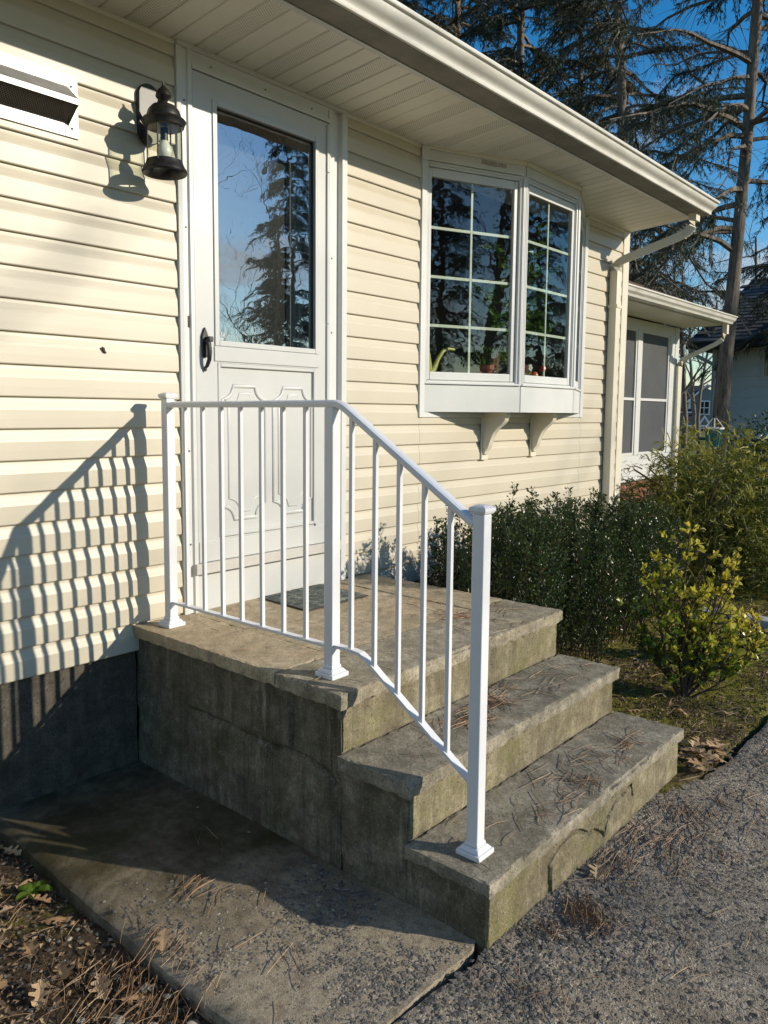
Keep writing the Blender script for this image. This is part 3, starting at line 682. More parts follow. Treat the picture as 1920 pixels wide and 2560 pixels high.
    part('sill_board', MB().box(.3175, 1.1225, -.014, .02, -.002, .1665), M['door_white'], fr)
    part('sill_board', MB().box(1.1235, 1.1635, -.0305, -.002, -.002, .1668), M['trim'], fr)
    # what shows through the glass: the inner door standing ajar and its jamb
    part('inner_jamb', MB().box(.960, 1.20, .075, .125, .16, 2.30).box(.30, .42, .075, .125, .16, 2.3).box(.42, .96, .075, .125, 2.20, 2.3), M['jamb'], house, .004)
    part('inner_jamb_stop', MB().box(1.00, 1.03, .060, .0745, .16, 2.2), M['jamb'], house, .004)
    part('inner_door', MB().box(.42, .958, .100, .14, .16, 2.198), M['inner_door'], house)
build_door()
def build_chain():
    t = thing('curtain_chain', 'short slack metal chain looped behind the top of the storm door glass', 'chain', (.88, .03, 2.105))
    P = []; n = 15
    for i in range(n):
        u = i/(n-1); x = .822+.128*u; z = 2.190-.083*(1-(2*u-1)**2); P.append(Vector((x, .03, z)))
    for i in range(n-1):
        a, b = P[i], P[i+1]; d = (b-a).normalized(); sd = Vector((0, 1, 0)) if i % 2 else Vector((0, 1, 0)).cross(d)
        c = (a+b)/2; m = MB(); q = []
        for k in range(9): an = 2*math.pi*k/8; q.append(c+d*math.cos(an)*.0085+sd*math.sin(an)*.0042)
        m.tube(q, .0011, 5, cap=False); part('chain_link', m, M['alu'], t, smooth=True)
build_chain()

# ------------------------------------------------------------------ bay window
BAY = [(1.90, -.004), (2.558, -.265), (3.255, -.265), (3.880, -.004)]
def build_bay():
    bw = part('bay_window', MB(), M['trim'], house); Z = Vector((0, 0, 1))
    zb, za, zg0, zg1, zh = .873, 1.035, 1.105, 2.190, 2.272
    seat = MB(); top = MB(); n = 4
    seat.add([(x, y+.02, 1.03) for x, y in BAY]+[(3.7, .30, 1.03), (2.0, .30, 1.03)]+[(x, y+.02, 1.055) for x, y in BAY]+[(3.7, .30, 1.055), (2.0, .30, 1.055)],
             [tuple(range(6))[::-1], tuple(range(6, 12))]+[(i, (i+1) % 6, 6+(i+1) % 6, 6+i) for i in range(6)])
    bw.data = meshof('bay_window', seat, M['trim'])
    part('underside', MB().add([(x, y+.012, zb+.002) for x, y in BAY]+[(x, y+.012, zb+.010) for x, y in BAY], [(3, 2, 1, 0), (4, 5, 6, 7), (0, 1, 5, 4), (1, 2, 6, 5), (2, 3, 7, 6), (3, 0, 4, 7)]), M['trim'], bw)
    part('inner_ceiling', MB().add([(x, y+.02, 2.27) for x, y in BAY]+[(3.88, .13, 2.27), (1.9, .13, 2.27)], [(0, 1, 2, 3, 4, 5)]), M['trim'], bw)
    for a, b in zip(BAY[:-1], BAY[1:]):
        A = Vector((*a, 0)); B = Vector((*b, 0)); L = (B-A).length; ex = (B-A)/L; out = Vector((ex.y, -ex.x, 0))
        def bx(m, s0, s1, d0, d1, z0, z1): return m.frame(A, ex, out, Z, s0, s1, d0, d1, z0, z1)
        part('apron_board', bx(MB(), .004, L-.002, -.012, .010, zb, za-.002), M['trim'], bw, .002)
        part('head_board', bx(MB(), .004, L-.002, -.02, .012, zh, ZS+.018), M['trim'], bw, .002)
        part('head_bead', bx(MB(), .0, L, .0125, .022, ZS-.010, ZS+.020), M['soffit'], bw, .002)
        f = MB(); bx(f, .004, .040, -.05, .006, za, zh-.001); bx(f, L-.040, L-.004, -.05, .006, za, zh-.001); bx(f, .040, L-.040, -.05, .006, zh-.030, zh-.001); bx(f, .040, L-.040, -.05, .006, za, za+.020)
        fo = part('window_frame', f, M['trim'], bw, .003)
        bd = MB(); bx(bd, .006, .016, .0062, .016, za, zh-.002); bx(bd, L-.016, L-.006, .0062, .016, za, zh-.002); bx(bd, .016, L-.016, .0062, .012, zh-.016, zh-.004)
        part('casing_bead', bd, M['trim'], bw, .002)
        part('sill_nose', bx(MB(), .002, L-.002, .0065, .022, za-.001, za+.010), M['trim'], bw, .002)
        s = MB(); g0, g1 = .064, L-.072; bx(s, .042, g0, -.030, -.002, za+.022, zh-.032); bx(s, g1, L-.042, -.030, -.002, za+.022, zh-.032); bx(s, g0, g1, -.030, -.002, za+.022, zg0); bx(s, g0, g1, -.030, -.002, zg1, zh-.032)
        part('sash', s, M['trim'], bw, .005)
        part('pane', bx(MB(), g0-.003, g1+.003, -.020, -.016, zg0-.003, zg1+.003), M['bay_glass'], bw)
        mid = (g0+g1)/2
        part('muntin', bx(MB(), mid-.0075, mid+.0075, -.0285, -.0215, zg0, zg1), M['muntin'], bw, .0015)
        for zz in (1.370, 1.645, 1.918):
            for s0, s1 in ((g0+.001, mid-.008), (mid+.008, g1-.001)): part('muntin', bx(MB(), s0, s1, -.0285, -.0215, zz-.0085, zz+.0085), M['muntin'], bw, .0015)
    # fluted corner mullions
    for i, (x, y) in ((1, BAY[1]), (2, BAY[2])):
        sg = 1 if i == 1 else -1; m = MB(); prof = []
        a0, a1 = (248.5, 270) if i == 1 else (270, 291.5)
        c = Vector((x, y, 0)); e0 = Vector(((BAY[i][0]-BAY[i-1][0]), (BAY[i][1]-BAY[i-1][1]), 0)).normalized(); e1 = Vector(((BAY[i+1][0]-BAY[i][0]), (BAY[i+1][1]-BAY[i][1]), 0)).normalized()
        o0 = Vector((e0.y, -e0.x, 0)); o1 = Vector((e1.y, -e1.x, 0))
        P = [c-e0*.036+o0*-.03, c-e0*.036+o0*.010, c-e0*.027+o0*.012, c-e0*.025+o0*.006, c-e0*.019+o0*.006, c-e0*.017+o0*.014, c-e0*.006+o0*.017, c+(o0+o1).normalized()*.012, c+e1*.006+o1*.017, c+e1*.017+o1*.014, c+e1*.019+o1*.006, c+e1*.025+o1*.006, c+e1*.027+o1*.012, c+e1*.036+o1*.010, c+e1*.036+o1*-.03]
        m.prism([(p.x, p.y) for p in P], 'z', za+.0105, zh-.0015); part('corner_mullion', m, M['trim'], bw)
    # wall flanges
    fl = MB(); fl.box(1.868, 1.912, -.030, -.001, .842, ZS-.02); part('wall_flange', fl, M['trim'], bw, .002)
    part('wall_flange', MB().box(3.858, 3.905, -.030, -.001, .842, ZS-.02), M['trim'], bw, .002)
    part('wall_flange', MB().box(1.9125, 3.8575, -.028, -.001, .842, .872), M['trim'], bw, .002)
    part('flange_cap', MB().box(1.858, 1.920, -.034, -.0305, ZS-.075, ZS+.0), M['trim'], bw, .001)
    # weathered patch of bare primer on the head board (flaked paint)
    A = Vector((*BAY[0], 0)); B = Vector((*BAY[1], 0)); ex = (B-A).normalized(); out = Vector((ex.y, -ex.x, 0))
    for s0, s1, z0, z1 in ((.385, .43, 2.300, 2.326), (.425, .50, 2.296, 2.324), (.505, .565, 2.298, 2.322)):
        part('paint_patch', MB().frame(A, ex, out, Z, s0, s1, .0122, .0128, z0, z1), M['patch'], bw)
    # brackets under the bay
    for x in (2.515, 3.130):
        pr = [(-.022, .872), (-.205, .872), (-.205, .846), (-.190, .840), (-.186, .822), (-.165, .800), (-.130, .772), (-.105, .742), (-.088, .706), (-.076, .672), (-.068, .648), (-.050, .628), (-.046, .608), (-.022, .604)]
        k = part('bracket', MB().prism(pr, 'x', x+.012, x+.062), M['corner'], bw, .003)
        part('bracket_plate', MB().box(x, x+.074, -.0325, -.0208, .572, .871), M['corner'], k, .003)
M['patch'] = simple('bare_primer', (.40, .36, .32), .8, .3, 60)
build_bay()

# ------------------------------------------------------------------ things on the window seat
def ball(m, c, r, n=14, k=9, sz=1.0):
    return m.lathe([(max(.0005, r*math.sin(math.pi*i/k)), -r*sz*math.cos(math.pi*i/k)) for i in range(k+1)], c, n)
def blades(name, c, n, L, w, m, parent, up=.8, seed=3, droop=.5, t0=.2, t1=1.):
    r = np.random.default_rng(seed); V = []; F = []; T = []
    for i in range(n):
        a = r.uniform(0, 6.28); d = np.array([math.cos(a), math.sin(a), 0]); l = L*r.uniform(.6, 1.1); q = []; e = r.uniform(.35, 1)*up; sd = np.array([-d[1], d[0], 0])
        for j in range(6):
            u = j/5; p = np.array(c)+d*l*u*(1-e*.55)+np.array([0, 0, l*(e*u-droop*u*u)]); ww = w*(1-u)**.6*.5*min(1, .5+u*3)
            q += [p-sd*ww, p+sd*ww]
        o = len(V); V += q; F += [(o+2*j, o+2*j+1, o+2*j+3, o+2*j+2) for j in range(5)]; T += [r.uniform(t0, t1)]*12
    return soup(name, V, F, m, parent, T)
def build_indoor():
    S = 1.055
    t = thing('watering_can', 'olive yellow plastic watering can behind the bay window pane', 'watering can', (1.995, .06, S))
    c = (1.995, .06, S)
    part('body', MB().lathe([(.0005, 0), (.066, 0), (.070, .01), (.062, .09), (.054, .150), (.044, .185), (.040, .19), (.038, .186)], c, 24), M['can'], t, smooth=True)
    part('spout', MB().tube([(2.035, .05, S+.03), (2.085, .035, S+.07), (2.115, .03, S+.13), (2.150, .02, S+.178), (2.195, .01, S+.196), (2.24, .0, S+.192)], [.020, .017, .014, .012, .010, .009], 10), M['can'], t, smooth=True)
    part('handle', MB().tube([(1.955, .07, S+.17), (1.93, .08, S+.21), (1.97, .07, S+.245), (2.02, .05, S+.235), (2.045, .045, S+.18)], .009, 8), M['can'], t, smooth=True)
    t = thing('terracotta_pot', 'small terracotta pot with a spiky variegated plant on the window seat', 'flower pot', (2.455, -.10, S))
    c = (2.455, -.10, S)
    part('pot', MB().lathe([(.0005, 0), (.034, 0), (.045, .075), (.052, .078), (.054, .105), (.047, .106), (.044, .085), (.0005, .084)], c, 22), M['terracotta'], t, smooth=False)
    blades('foliage', (2.44, -.09, S+.085), 34, .17, .012, M['houseplant'], t, 1.0, 5, .35, .6)
    t = thing('wicker_basket', 'tall brown wicker planter with narrow striped leaves hanging over its rim', 'planter', (2.66, .05, S))
    c = (2.66, .05, S); pr = [(.0005, 0)]
    for i in range(13): pr += [(.083+.010*i/12+(.004 if i % 2 else 0), .002+.20*i/12)]
    part('basket', MB().lathe(pr+[(.08, .19), (.0005, .185)], c, 22), M['wicker'], t)
    blades('foliage', (2.62, .02, S+.19), 60, .30, .014, M['houseplant'], t, .75, 9, .75, .3)
    t = thing('leafy_houseplant', 'tall leafy green houseplant climbing behind the front bay pane', 'houseplant', (3.05, .02, S))
    part('pot', MB().lathe([(.0005, 0), (.07, 0), (.085, .14), (.078, .14), (.075, .12), (.0005, .12)], (3.05, .02, S), 20), M['wicker'], t, smooth=True)
    r = np.random.default_rng(4); m = MB(); P = []; Dd = []
    ends = [(3.02, -.12, 2.06), (2.92, -.10, 1.90), (3.20, -.08, 1.86), (3.18, -.10, 1.62), (2.86, -.12, 1.55), (2.66, .02, 1.90), (2.50, .03, 1.66), (2.55, -.02, 1.45), (3.10, -.13, 1.45), (2.95, -.14, 1.40), (2.80, -.05, 1.75), (2.62, -.08, 1.60)]
    for e in ends:
        a = np.array((3.05+r.normal()*.03, .02, S+.1)); b = np.array(e); pts = []
        for j in range(9):
            u = j/8; p = a+(b-a)*u+np.array([0, .03*math.sin(u*5), .10*math.sin(u*math.pi)])+r.normal(size=3)*.008; pts.append(p)
        m.tube([tuple(p) for p in pts], .004, 5)
        for j in range(2, 9):
            for q in range(6):
                d = r.normal(size=3); d[2] -= .4; d[1] -= .6; P.append(pts[j]+r.normal(size=3)*.015); Dd.append(d)
    part('stem', m, M['stem'], t)
    P = np.array(P); V, F = cards(P, np.array(Dd), r.uniform(.05, .10, len(P)), r.uniform(.026, .045, len(P)), .15, r)
    V[:, 1] = np.maximum(V[:, 1], np.where(V[:, 0] > 2.56, -.225, -.10-(V[:, 0]-2.2)*.39+.06))
    tag(soup('foliage', V, F, M['houseplant'], t, np.repeat(r.uniform(0, 1, len(P)), 4)), kind='stuff')
    for k, (col, x, y, r0, lab) in enumerate((('red', 2.775, -.15, .026, 'round red ceramic flower ornament on the window seat by the white flower'), ('white', 2.835, -.17, .022, 'white five-petal flower ornament on the window seat'), ('orange', 2.905, -.17, .026, 'orange ceramic toadstool ornament on the window seat'), ('green', 2.80, -.20, .020, 'green ceramic caterpillar-shaped ornament on the window seat'), ('red', 3.03, -.16, .026, 'round red ceramic flower ornament standing apart beside the plant pot'), ('yellow', 3.02, -.20, .017, 'small flat yellow ornament on the window seat'))):
        t = thing('ornament', lab, 'ornament', (x, y, S)); z = S+.06 if col in ('red', 'white') else S
        if col == 'white':
            for q in range(5):
                a = q*2*math.pi/5; part('petal', ball(MB(), (x+.015*math.cos(a), y-.005, z+.045+.015*math.sin(a)), .011, 10, 6), M['orn_white'], t, smooth=True)
            part('centre', ball(MB(), (x, y-.012, z+.045), .006, 8, 5), M['orn_yellow'], t, smooth=True)
            part('stem', MB().tube([(x, y, S), (x, y, z+.04)], .003, 6), M['orn_green'], t)
        elif col == 'red':
            part('bloom', MB().lathe([(.0005, -r0*.5), (r0*.6, -r0*.6), (r0, .0), (r0*.85, r0*.75), (r0*.5, r0*.9), (.0005, r0*.6)], (x, y, z+.045), 14), M['orn_red'], t, smooth=True)
            part('stem', MB().tube([(x, y, S), (x, y, z+.04)], .004, 6), M['orn_green'], t)
        elif col == 'orange':
            part('stalk', MB().lathe([(.0005, 0), (.014, 0), (.016, .03), (.012, .055)], (x, y, z), 12), M['orn_yellow'], t, smooth=True)
            part('cap', MB().lathe([(.0005, .085), (.018, .08), (.027, .062), (.026, .05), (.0005, .048)], (x, y, z), 14), M['orn_orange'], t, smooth=True)
        elif col == 'green':
            for q in range(4): part('segment', ball(MB(), (x-.03+q*.02, y, z+.018+.006*(q % 2)), .016, 12, 7), M['orn_green'], t, smooth=True)
        else:
            part('dish', MB().lathe([(.0005, 0), (r0, 0), (r0*1.3, .02), (r0, .024), (.0005, .018)], (x, y, z), 14), M['orn_yellow'], t, smooth=True)
            part('knob', ball(MB(), (x, y, z+.024), .006, 8, 5), M['orn_orange'], t, smooth=True)
build_indoor()

# ------------------------------------------------------------------ wall lantern, vent hood
def build_lantern():
    LZ = .010
    t = thing('wall_lantern', 'black carriage lantern with clear glass mounted on the siding beside the door', 'wall lamp', (.112, -.02, 2.015))
    pl = MB(); out = []
    for i in range(28):
        a = 2*math.pi*i/28; out.append((.112+.050*math.cos(a), 2.015+.062*(1 if math.sin(a) > 0 else -1)*(.0 if abs(math.sin(a)) < 1e-6 else 1)+.052*math.sin(a)))
    pl.prism(out, 'y', -.040, -.019); part('backplate', pl, M['black'], t, .004)
    cx, cy = .092, -.160
    part('arm', MB().tube([(.112, -.04, 1.99), (.110, -.075, 1.985), (.104, -.105, 2.02), (.100, -.13, 2.055), (.097, -.155, 2.055), (cx, cy, 2.035)], [.012, .009, .008, .008, .008, .008], 8), M['black'], t, smooth=True)
    cap = part('cap', MB().lathe([(.0005, .062), (.004, .060), (.0045, .050), (.008, .047), (.010, .042), (.020, .034), (.027, .022), (.030, .010), (.026, .003), (.018, -.002), (.014, -.010), (.022, -.020), (.044, -.026), (.058, -.042), (.064, -.060), (.065, -.068), (.079, -.075), (.083, -.081), (.078, -.089), (.075, -.101), (.068, -.105), (.0005, -.100)], (cx, cy, 2.025+LZ), 32), M['black'], t, smooth=True)
    part('glass', MB().lathe([(.063, .0), (.0635, .137), (.0620, .137), (.0615, .0)], (cx, cy, 1.788+LZ), 32), M['clear'], t, smooth=True)
    part('bottom_ring', MB().lathe([(.060, .045), (.068, .047), (.070, .038), (.075, .026), (.083, .014), (.085, .006), (.081, .0), (.074, .004), (.067, .012), (.058, .022), (.057, .045)], (cx, cy, 1.752+LZ), 32), M['black'], t, smooth=True)
    for k in range(4):
        a = rad(35+90*k); part('post', MB().tube([(cx+.068*math.cos(a), cy+.068*math.sin(a), 1.79+LZ), (cx+.068*math.cos(a), cy+.068*math.sin(a), 1.930+LZ)], .0032, 6), M['black'], t)
    part('socket', MB().lathe([(.014, 0), (.014, .05), (.0005, .05)], (cx, cy, 1.870+LZ), 12), M['black'], t, smooth=True)
    part('bulb', MB().lathe([(.0005, 0), (.014, .003), (.026, .018), (.029, .035), (.024, .055), (.014, .072), (.012, .085)], (cx, cy, 1.800+LZ), 20), M['bulb'], t, smooth=True)
build_lantern()
def build_vent():
    x0, x1, z0, z1 = -.66, -.183, 1.848, 2.066
    t = thing('vent_hood', 'aluminium exhaust vent hood with dark mesh fixed on the siding', 'vent', (-.42, -.02, z0))
    f = MB(); q = .052
    f.box(x0, x0+q, -.027, -.020, z0, z1); f.box(x1-q, x1, -.027, -.020, z0, z1); f.box(x0+q, x1-q, -.027, -.020, z0, z0+q); f.box(x0+q, x1-q, -.027, -.020, z1-q, z1)
    part('flange', f, M['alu'], t, .0015)
    part('duct_back', MB().box(x0+q, x1-q, -.021, -.0195, z0+q, z1-q), M['inner_door'], t)
    a0, a1 = x0+.045, x1-.040; T0 = (-.027, 2.022); T1 = (-.105, 1.958); B1 = (-.098, 1.938); B0 = (-.027, 1.892)
    h = MB(); th = .002
    h.add([(a0, T0[0], T0[1]), (a1, T0[0], T0[1]), (a1, T1[0], T1[1]), (a0, T1[0], T1[1]), (a0, T0[0], T0[1]-th), (a1, T0[0], T0[1]-th), (a1, T1[0]+th, T1[1]-th), (a0, T1[0]+th, T1[1]-th)], [(0,1,2,3),(7,6,5,4),(0,4,5,1),(1,5,6,2),(2,6,7,3),(3,7,4,0)])
    h.box(a0, a1, T1[0]-.0005, T1[0]+.0015, 1.938, T1[1])
    hd = part('hood', h, M['alu'], t)
    for x in (a0, a1-.0015):
        part('cheek', MB().prism([T0, T1, (T1[0], 1.938), (-.090, 1.930), (-.027, 1.885)], 'x', x, x+.0015), M['alu'], t)
    w = MB(); n = 46; L = a1-a0; dz = Vector((0, B0[0]-B1[0], B0[1]-B1[1]))
    base = Vector((0, B1[0], B1[1]))
    for i in range(-6, n+6):
        for sg in (-1, 1):
            xa = a0+L*i/n; xb = xa+sg*.055
            def cl(p, q):
                t0, t1 = 0, 1
                for lo in (1,):
                    d = q.x-p.x
                    ta = (a0-p.x)/d; tb = (a1-p.x)/d; t0 = max(t0, min(ta, tb)); t1 = min(t1, max(ta, tb))
                return (p.lerp(q, t0), p.lerp(q, t1)) if t1 > t0 else None
            r = cl(Vector((xa, *base.yz)), Vector((xb, *(base+dz).yz)))
            if r: w.tube(r, .0011, 4, cap=False)
    tag(part('mesh_screen', w, M['wire'], t), kind='stuff')
    for x, z in ((x1-.026, 2.025), (x1-.026, 1.880)):
        part('screw', MB().lathe([(0, 0), (.004, 0), (.004, .002), (0, .003)], (0, 0, 0), 8), M['screw'], t, loc=(x, -.0275, z)).rotation_euler = (rad(90), 0, 0)
build_vent()

# ------------------------------------------------------------------ the stoop
stoop = thing('concrete_stoop', 'weathered three-step concrete stoop with stone-edged slabs at the door', 'steps', (W/2, -D3/2, G))
def build_stoop():
    cr_side = [[(-.369, -.262), (-.528, -.264), (-.689, -.268), (-.77, -.274), (-.924, -.268), (-1.006, -.262), (-1.076, -.276), (-1.13, -.31)], [(-.925, -.268), (-.929, -.20), (-.935, -.08)]]
    def side_crack(p):
        if p.x > .1: return Vector((0, 0, 0))
        d = min(seg_dist((p.y+noise.noise(Vector((p.y*20, p.z*20, 0)))*.008, p.z+noise.noise(Vector((p.y*14, p.z*14, 5)))*.008), a, b) for c in cr_side for a, b in zip(c[:-1], c[1:]))
        return Vector((.020*max(0, 1-d/.013), 0, 0))
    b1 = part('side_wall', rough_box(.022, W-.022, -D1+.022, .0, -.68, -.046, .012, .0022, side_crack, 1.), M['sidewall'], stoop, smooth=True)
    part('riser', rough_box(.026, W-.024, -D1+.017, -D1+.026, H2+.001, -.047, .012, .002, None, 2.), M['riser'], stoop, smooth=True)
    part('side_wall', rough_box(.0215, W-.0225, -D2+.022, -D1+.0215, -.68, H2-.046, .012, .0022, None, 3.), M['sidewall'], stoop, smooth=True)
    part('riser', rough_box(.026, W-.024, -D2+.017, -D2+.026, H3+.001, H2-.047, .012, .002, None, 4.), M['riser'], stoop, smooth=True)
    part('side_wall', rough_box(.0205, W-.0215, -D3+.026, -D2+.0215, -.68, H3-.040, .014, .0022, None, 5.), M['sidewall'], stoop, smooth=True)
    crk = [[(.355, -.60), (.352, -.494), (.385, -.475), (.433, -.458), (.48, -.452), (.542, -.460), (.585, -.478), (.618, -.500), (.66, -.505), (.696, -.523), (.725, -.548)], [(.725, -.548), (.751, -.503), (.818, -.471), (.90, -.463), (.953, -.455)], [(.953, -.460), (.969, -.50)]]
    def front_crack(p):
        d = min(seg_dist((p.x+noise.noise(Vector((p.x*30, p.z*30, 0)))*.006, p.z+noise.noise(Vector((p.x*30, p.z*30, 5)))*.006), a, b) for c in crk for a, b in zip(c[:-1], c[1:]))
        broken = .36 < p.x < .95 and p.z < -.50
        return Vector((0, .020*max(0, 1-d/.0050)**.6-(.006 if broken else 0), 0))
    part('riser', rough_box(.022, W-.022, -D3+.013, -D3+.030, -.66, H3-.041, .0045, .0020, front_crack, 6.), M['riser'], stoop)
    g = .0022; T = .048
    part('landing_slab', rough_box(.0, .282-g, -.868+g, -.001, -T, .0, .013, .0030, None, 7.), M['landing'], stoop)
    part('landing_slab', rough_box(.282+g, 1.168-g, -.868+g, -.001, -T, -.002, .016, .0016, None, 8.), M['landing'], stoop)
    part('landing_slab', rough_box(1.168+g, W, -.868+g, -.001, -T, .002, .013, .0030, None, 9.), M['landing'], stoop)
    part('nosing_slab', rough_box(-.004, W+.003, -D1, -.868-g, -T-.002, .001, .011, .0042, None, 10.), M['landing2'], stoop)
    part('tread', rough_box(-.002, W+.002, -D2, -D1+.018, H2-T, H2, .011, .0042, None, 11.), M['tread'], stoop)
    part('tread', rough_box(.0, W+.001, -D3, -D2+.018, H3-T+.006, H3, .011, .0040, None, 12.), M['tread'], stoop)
build_stoop()

# ------------------------------------------------------------------ handrail
def build_rail():
    X = .108; y1, y2, y3 = -.128, -1.030, -1.599
    t = thing('handrail', 'white painted metal handrail with square posts on the stoop', 'handrail', (X, -.9, 0))
    def post(y, zb, zt, cap):
        p = part('post', MB().box(X-.0195, X+.0195, y-.0195, y+.0195, zb+.002, zt), M['rail'], t, .004)
        c = MB()
        for r0, r1, a, b in ((.040, .040, .0, .016), (.036, .026, .0165, .028), (.0235, .0215, .0282, .040)):
            c.add([(X+sx*r0, y+sy*r0, zb+a) for sx, sy in ((-1,-1),(1,-1),(1,1),(-1,1))]+[(X+sx*r1, y+sy*r1, zb+b) for sx, sy in ((-1,-1),(1,-1),(1,1),(-1,1))], [(0,3,2,1),(4,5,6,7),(0,1,5,4),(1,2,6,5),(2,3,7,6),(3,0,4,7)])
        part('base_shoe', c, M['rail'], p, .003)
        if cap:
            k = MB()
            for r0, r1, a, b in ((.022, .026, .0, .007), (.0275, .0275, .0072, .018), (.026, .014, .0182, .025)):
                k.add([(X+sx*r0, y+sy*r0, zt+a) for sx, sy in ((-1,-1),(1,-1),(1,1),(-1,1))]+[(X+sx*r1, y+sy*r1, zt+b) for sx, sy in ((-1,-1),(1,-1),(1,1),(-1,1))], [(0,3,2,1),(4,5,6,7),(0,1,5,4),(1,2,6,5),(2,3,7,6),(3,0,4,7)])
            part('post_cap', k, M['rail'], p, .002)
    post(y1, .0, .915, True); post(y2, .001, .880, False); post(y3, H3, .590, True)
    rp = [(-.0205, .0), (-.017, -.010), (-.012, -.0115), (.012, -.0115), (.017, -.010), (.0205, .0), (.018, .008), (.010, .0115), (0, .0125), (-.010, .0115), (-.018, .008)]
    zt = .892; zk = .560; yb = -1.070; sl = (zt-zk)/(yb-(y3+.0195))
    path = [(X, y1-.0195, zt), (X, yb+.045, zt)]
    for i in range(7):
        u = i/6; path.append((X, yb+.03-u*.06, zt-.5*abs(sl)*.06*u*u*1.0))
    e0 = path[-1]; s2 = (e0[2]-zk)/((y3+.0195)-e0[1]); path.append((X, y3+.0198, zk))
    part('top_rail', MB().sweep(path, rp), M['rail'], t, smooth=False, bevel=.0)
    def rail_z(y):
        for a, b in zip(path[:-1], path[1:]):
            if b[1] <= y <= a[1]: return a[2]+(b[2]-a[2])*(a[1]-y)/max(1e-6, a[1]-b[1])
        return zt
    bp = [(-.013, -.005), (.013, -.005), (.013, .005), (-.013, .005)]
    part('bottom_rail', MB().box(X-.013, X+.013, y2+.0198, y1-.0198, .094, .104), M['rail'], t, .0015)
    low = [(X, y2-.0198, .106), (X, -1.130, .106), (X, -1.160, .103), (X, -1.185, .090), (X, y3+.0198, -.180)]
    part('bottom_rail', MB().sweep(low, bp), M['rail'], t)
    def low_z(y):
        if y > y2: return .104
        for a, b in zip(low[:-1], low[1:]):
            if b[1] <= y <= a[1]: return a[2]+(b[2]-a[2])*(a[1]-y)/max(1e-6, a[1]-b[1])+.004
        return .104
    for y in (-.2395, -.352, -.463, -.573, -.686, -.797, -.908, -1.115, -1.213, -1.308, -1.402, -1.495):
        w = .0073; z0 = low_z(y); z1 = rail_z(y)-.010
        slo = .0 if y > y2 else (.65 if y < -1.18 else 0); shi = .0 if y > -1.06 else .60
        m = MB().add([(X+sx*w, y+sy*w, z0+slo*sy*w) for sx, sy in ((-1,-1),(1,-1),(1,1),(-1,1))]+[(X+sx*w, y+sy*w, z1+shi*sy*w) for sx, sy in ((-1,-1),(1,-1),(1,1),(-1,1))], [(0,3,2,1),(4,5,6,7),(0,1,5,4),(1,2,6,5),(2,3,7,6),(3,0,4,7)])
        part('baluster', m, M['rail'], t, .002)
build_rail()
def build_mat():
    mb = MB(); nx, ny = 40, 34; x0, x1, y0, y1 = .66, 1.05, -.365, -.035
    for j in range(ny+1):
        for i in range(nx+1):
            u, v = i/nx, j/ny; x = x0+(x1-x0)*u+.02*(v-.5); y = y0+(y1-y0)*v+.006*math.sin(u*3)
            e = min(u, v, 1-u, 1-v); mb.v.append((x, y, .004+.008*min(1, e*18)+.0025*noise.noise(Vector((x*40, y*40, 0)))))
    for j in range(ny):
        for i in range(nx): a = j*(nx+1)+i; mb.f.append((a, a+1, a+nx+2, a+nx+1))
    t = thing('doormat', 'worn grey-green doormat lying in front of the storm door', 'doormat', (.855, -.2, 0))
    part('pile', mb, M['mat'], t, smooth=True)
    part('rubber_edge', MB().prism([(x0-.018, y0-.008), (x1-.004, y0-.006), (x1+.016, y1+.006), (x0+.004, y1+.006)], 'z', .0015, .0055), M['inner_door'], t, .002)
build_mat()

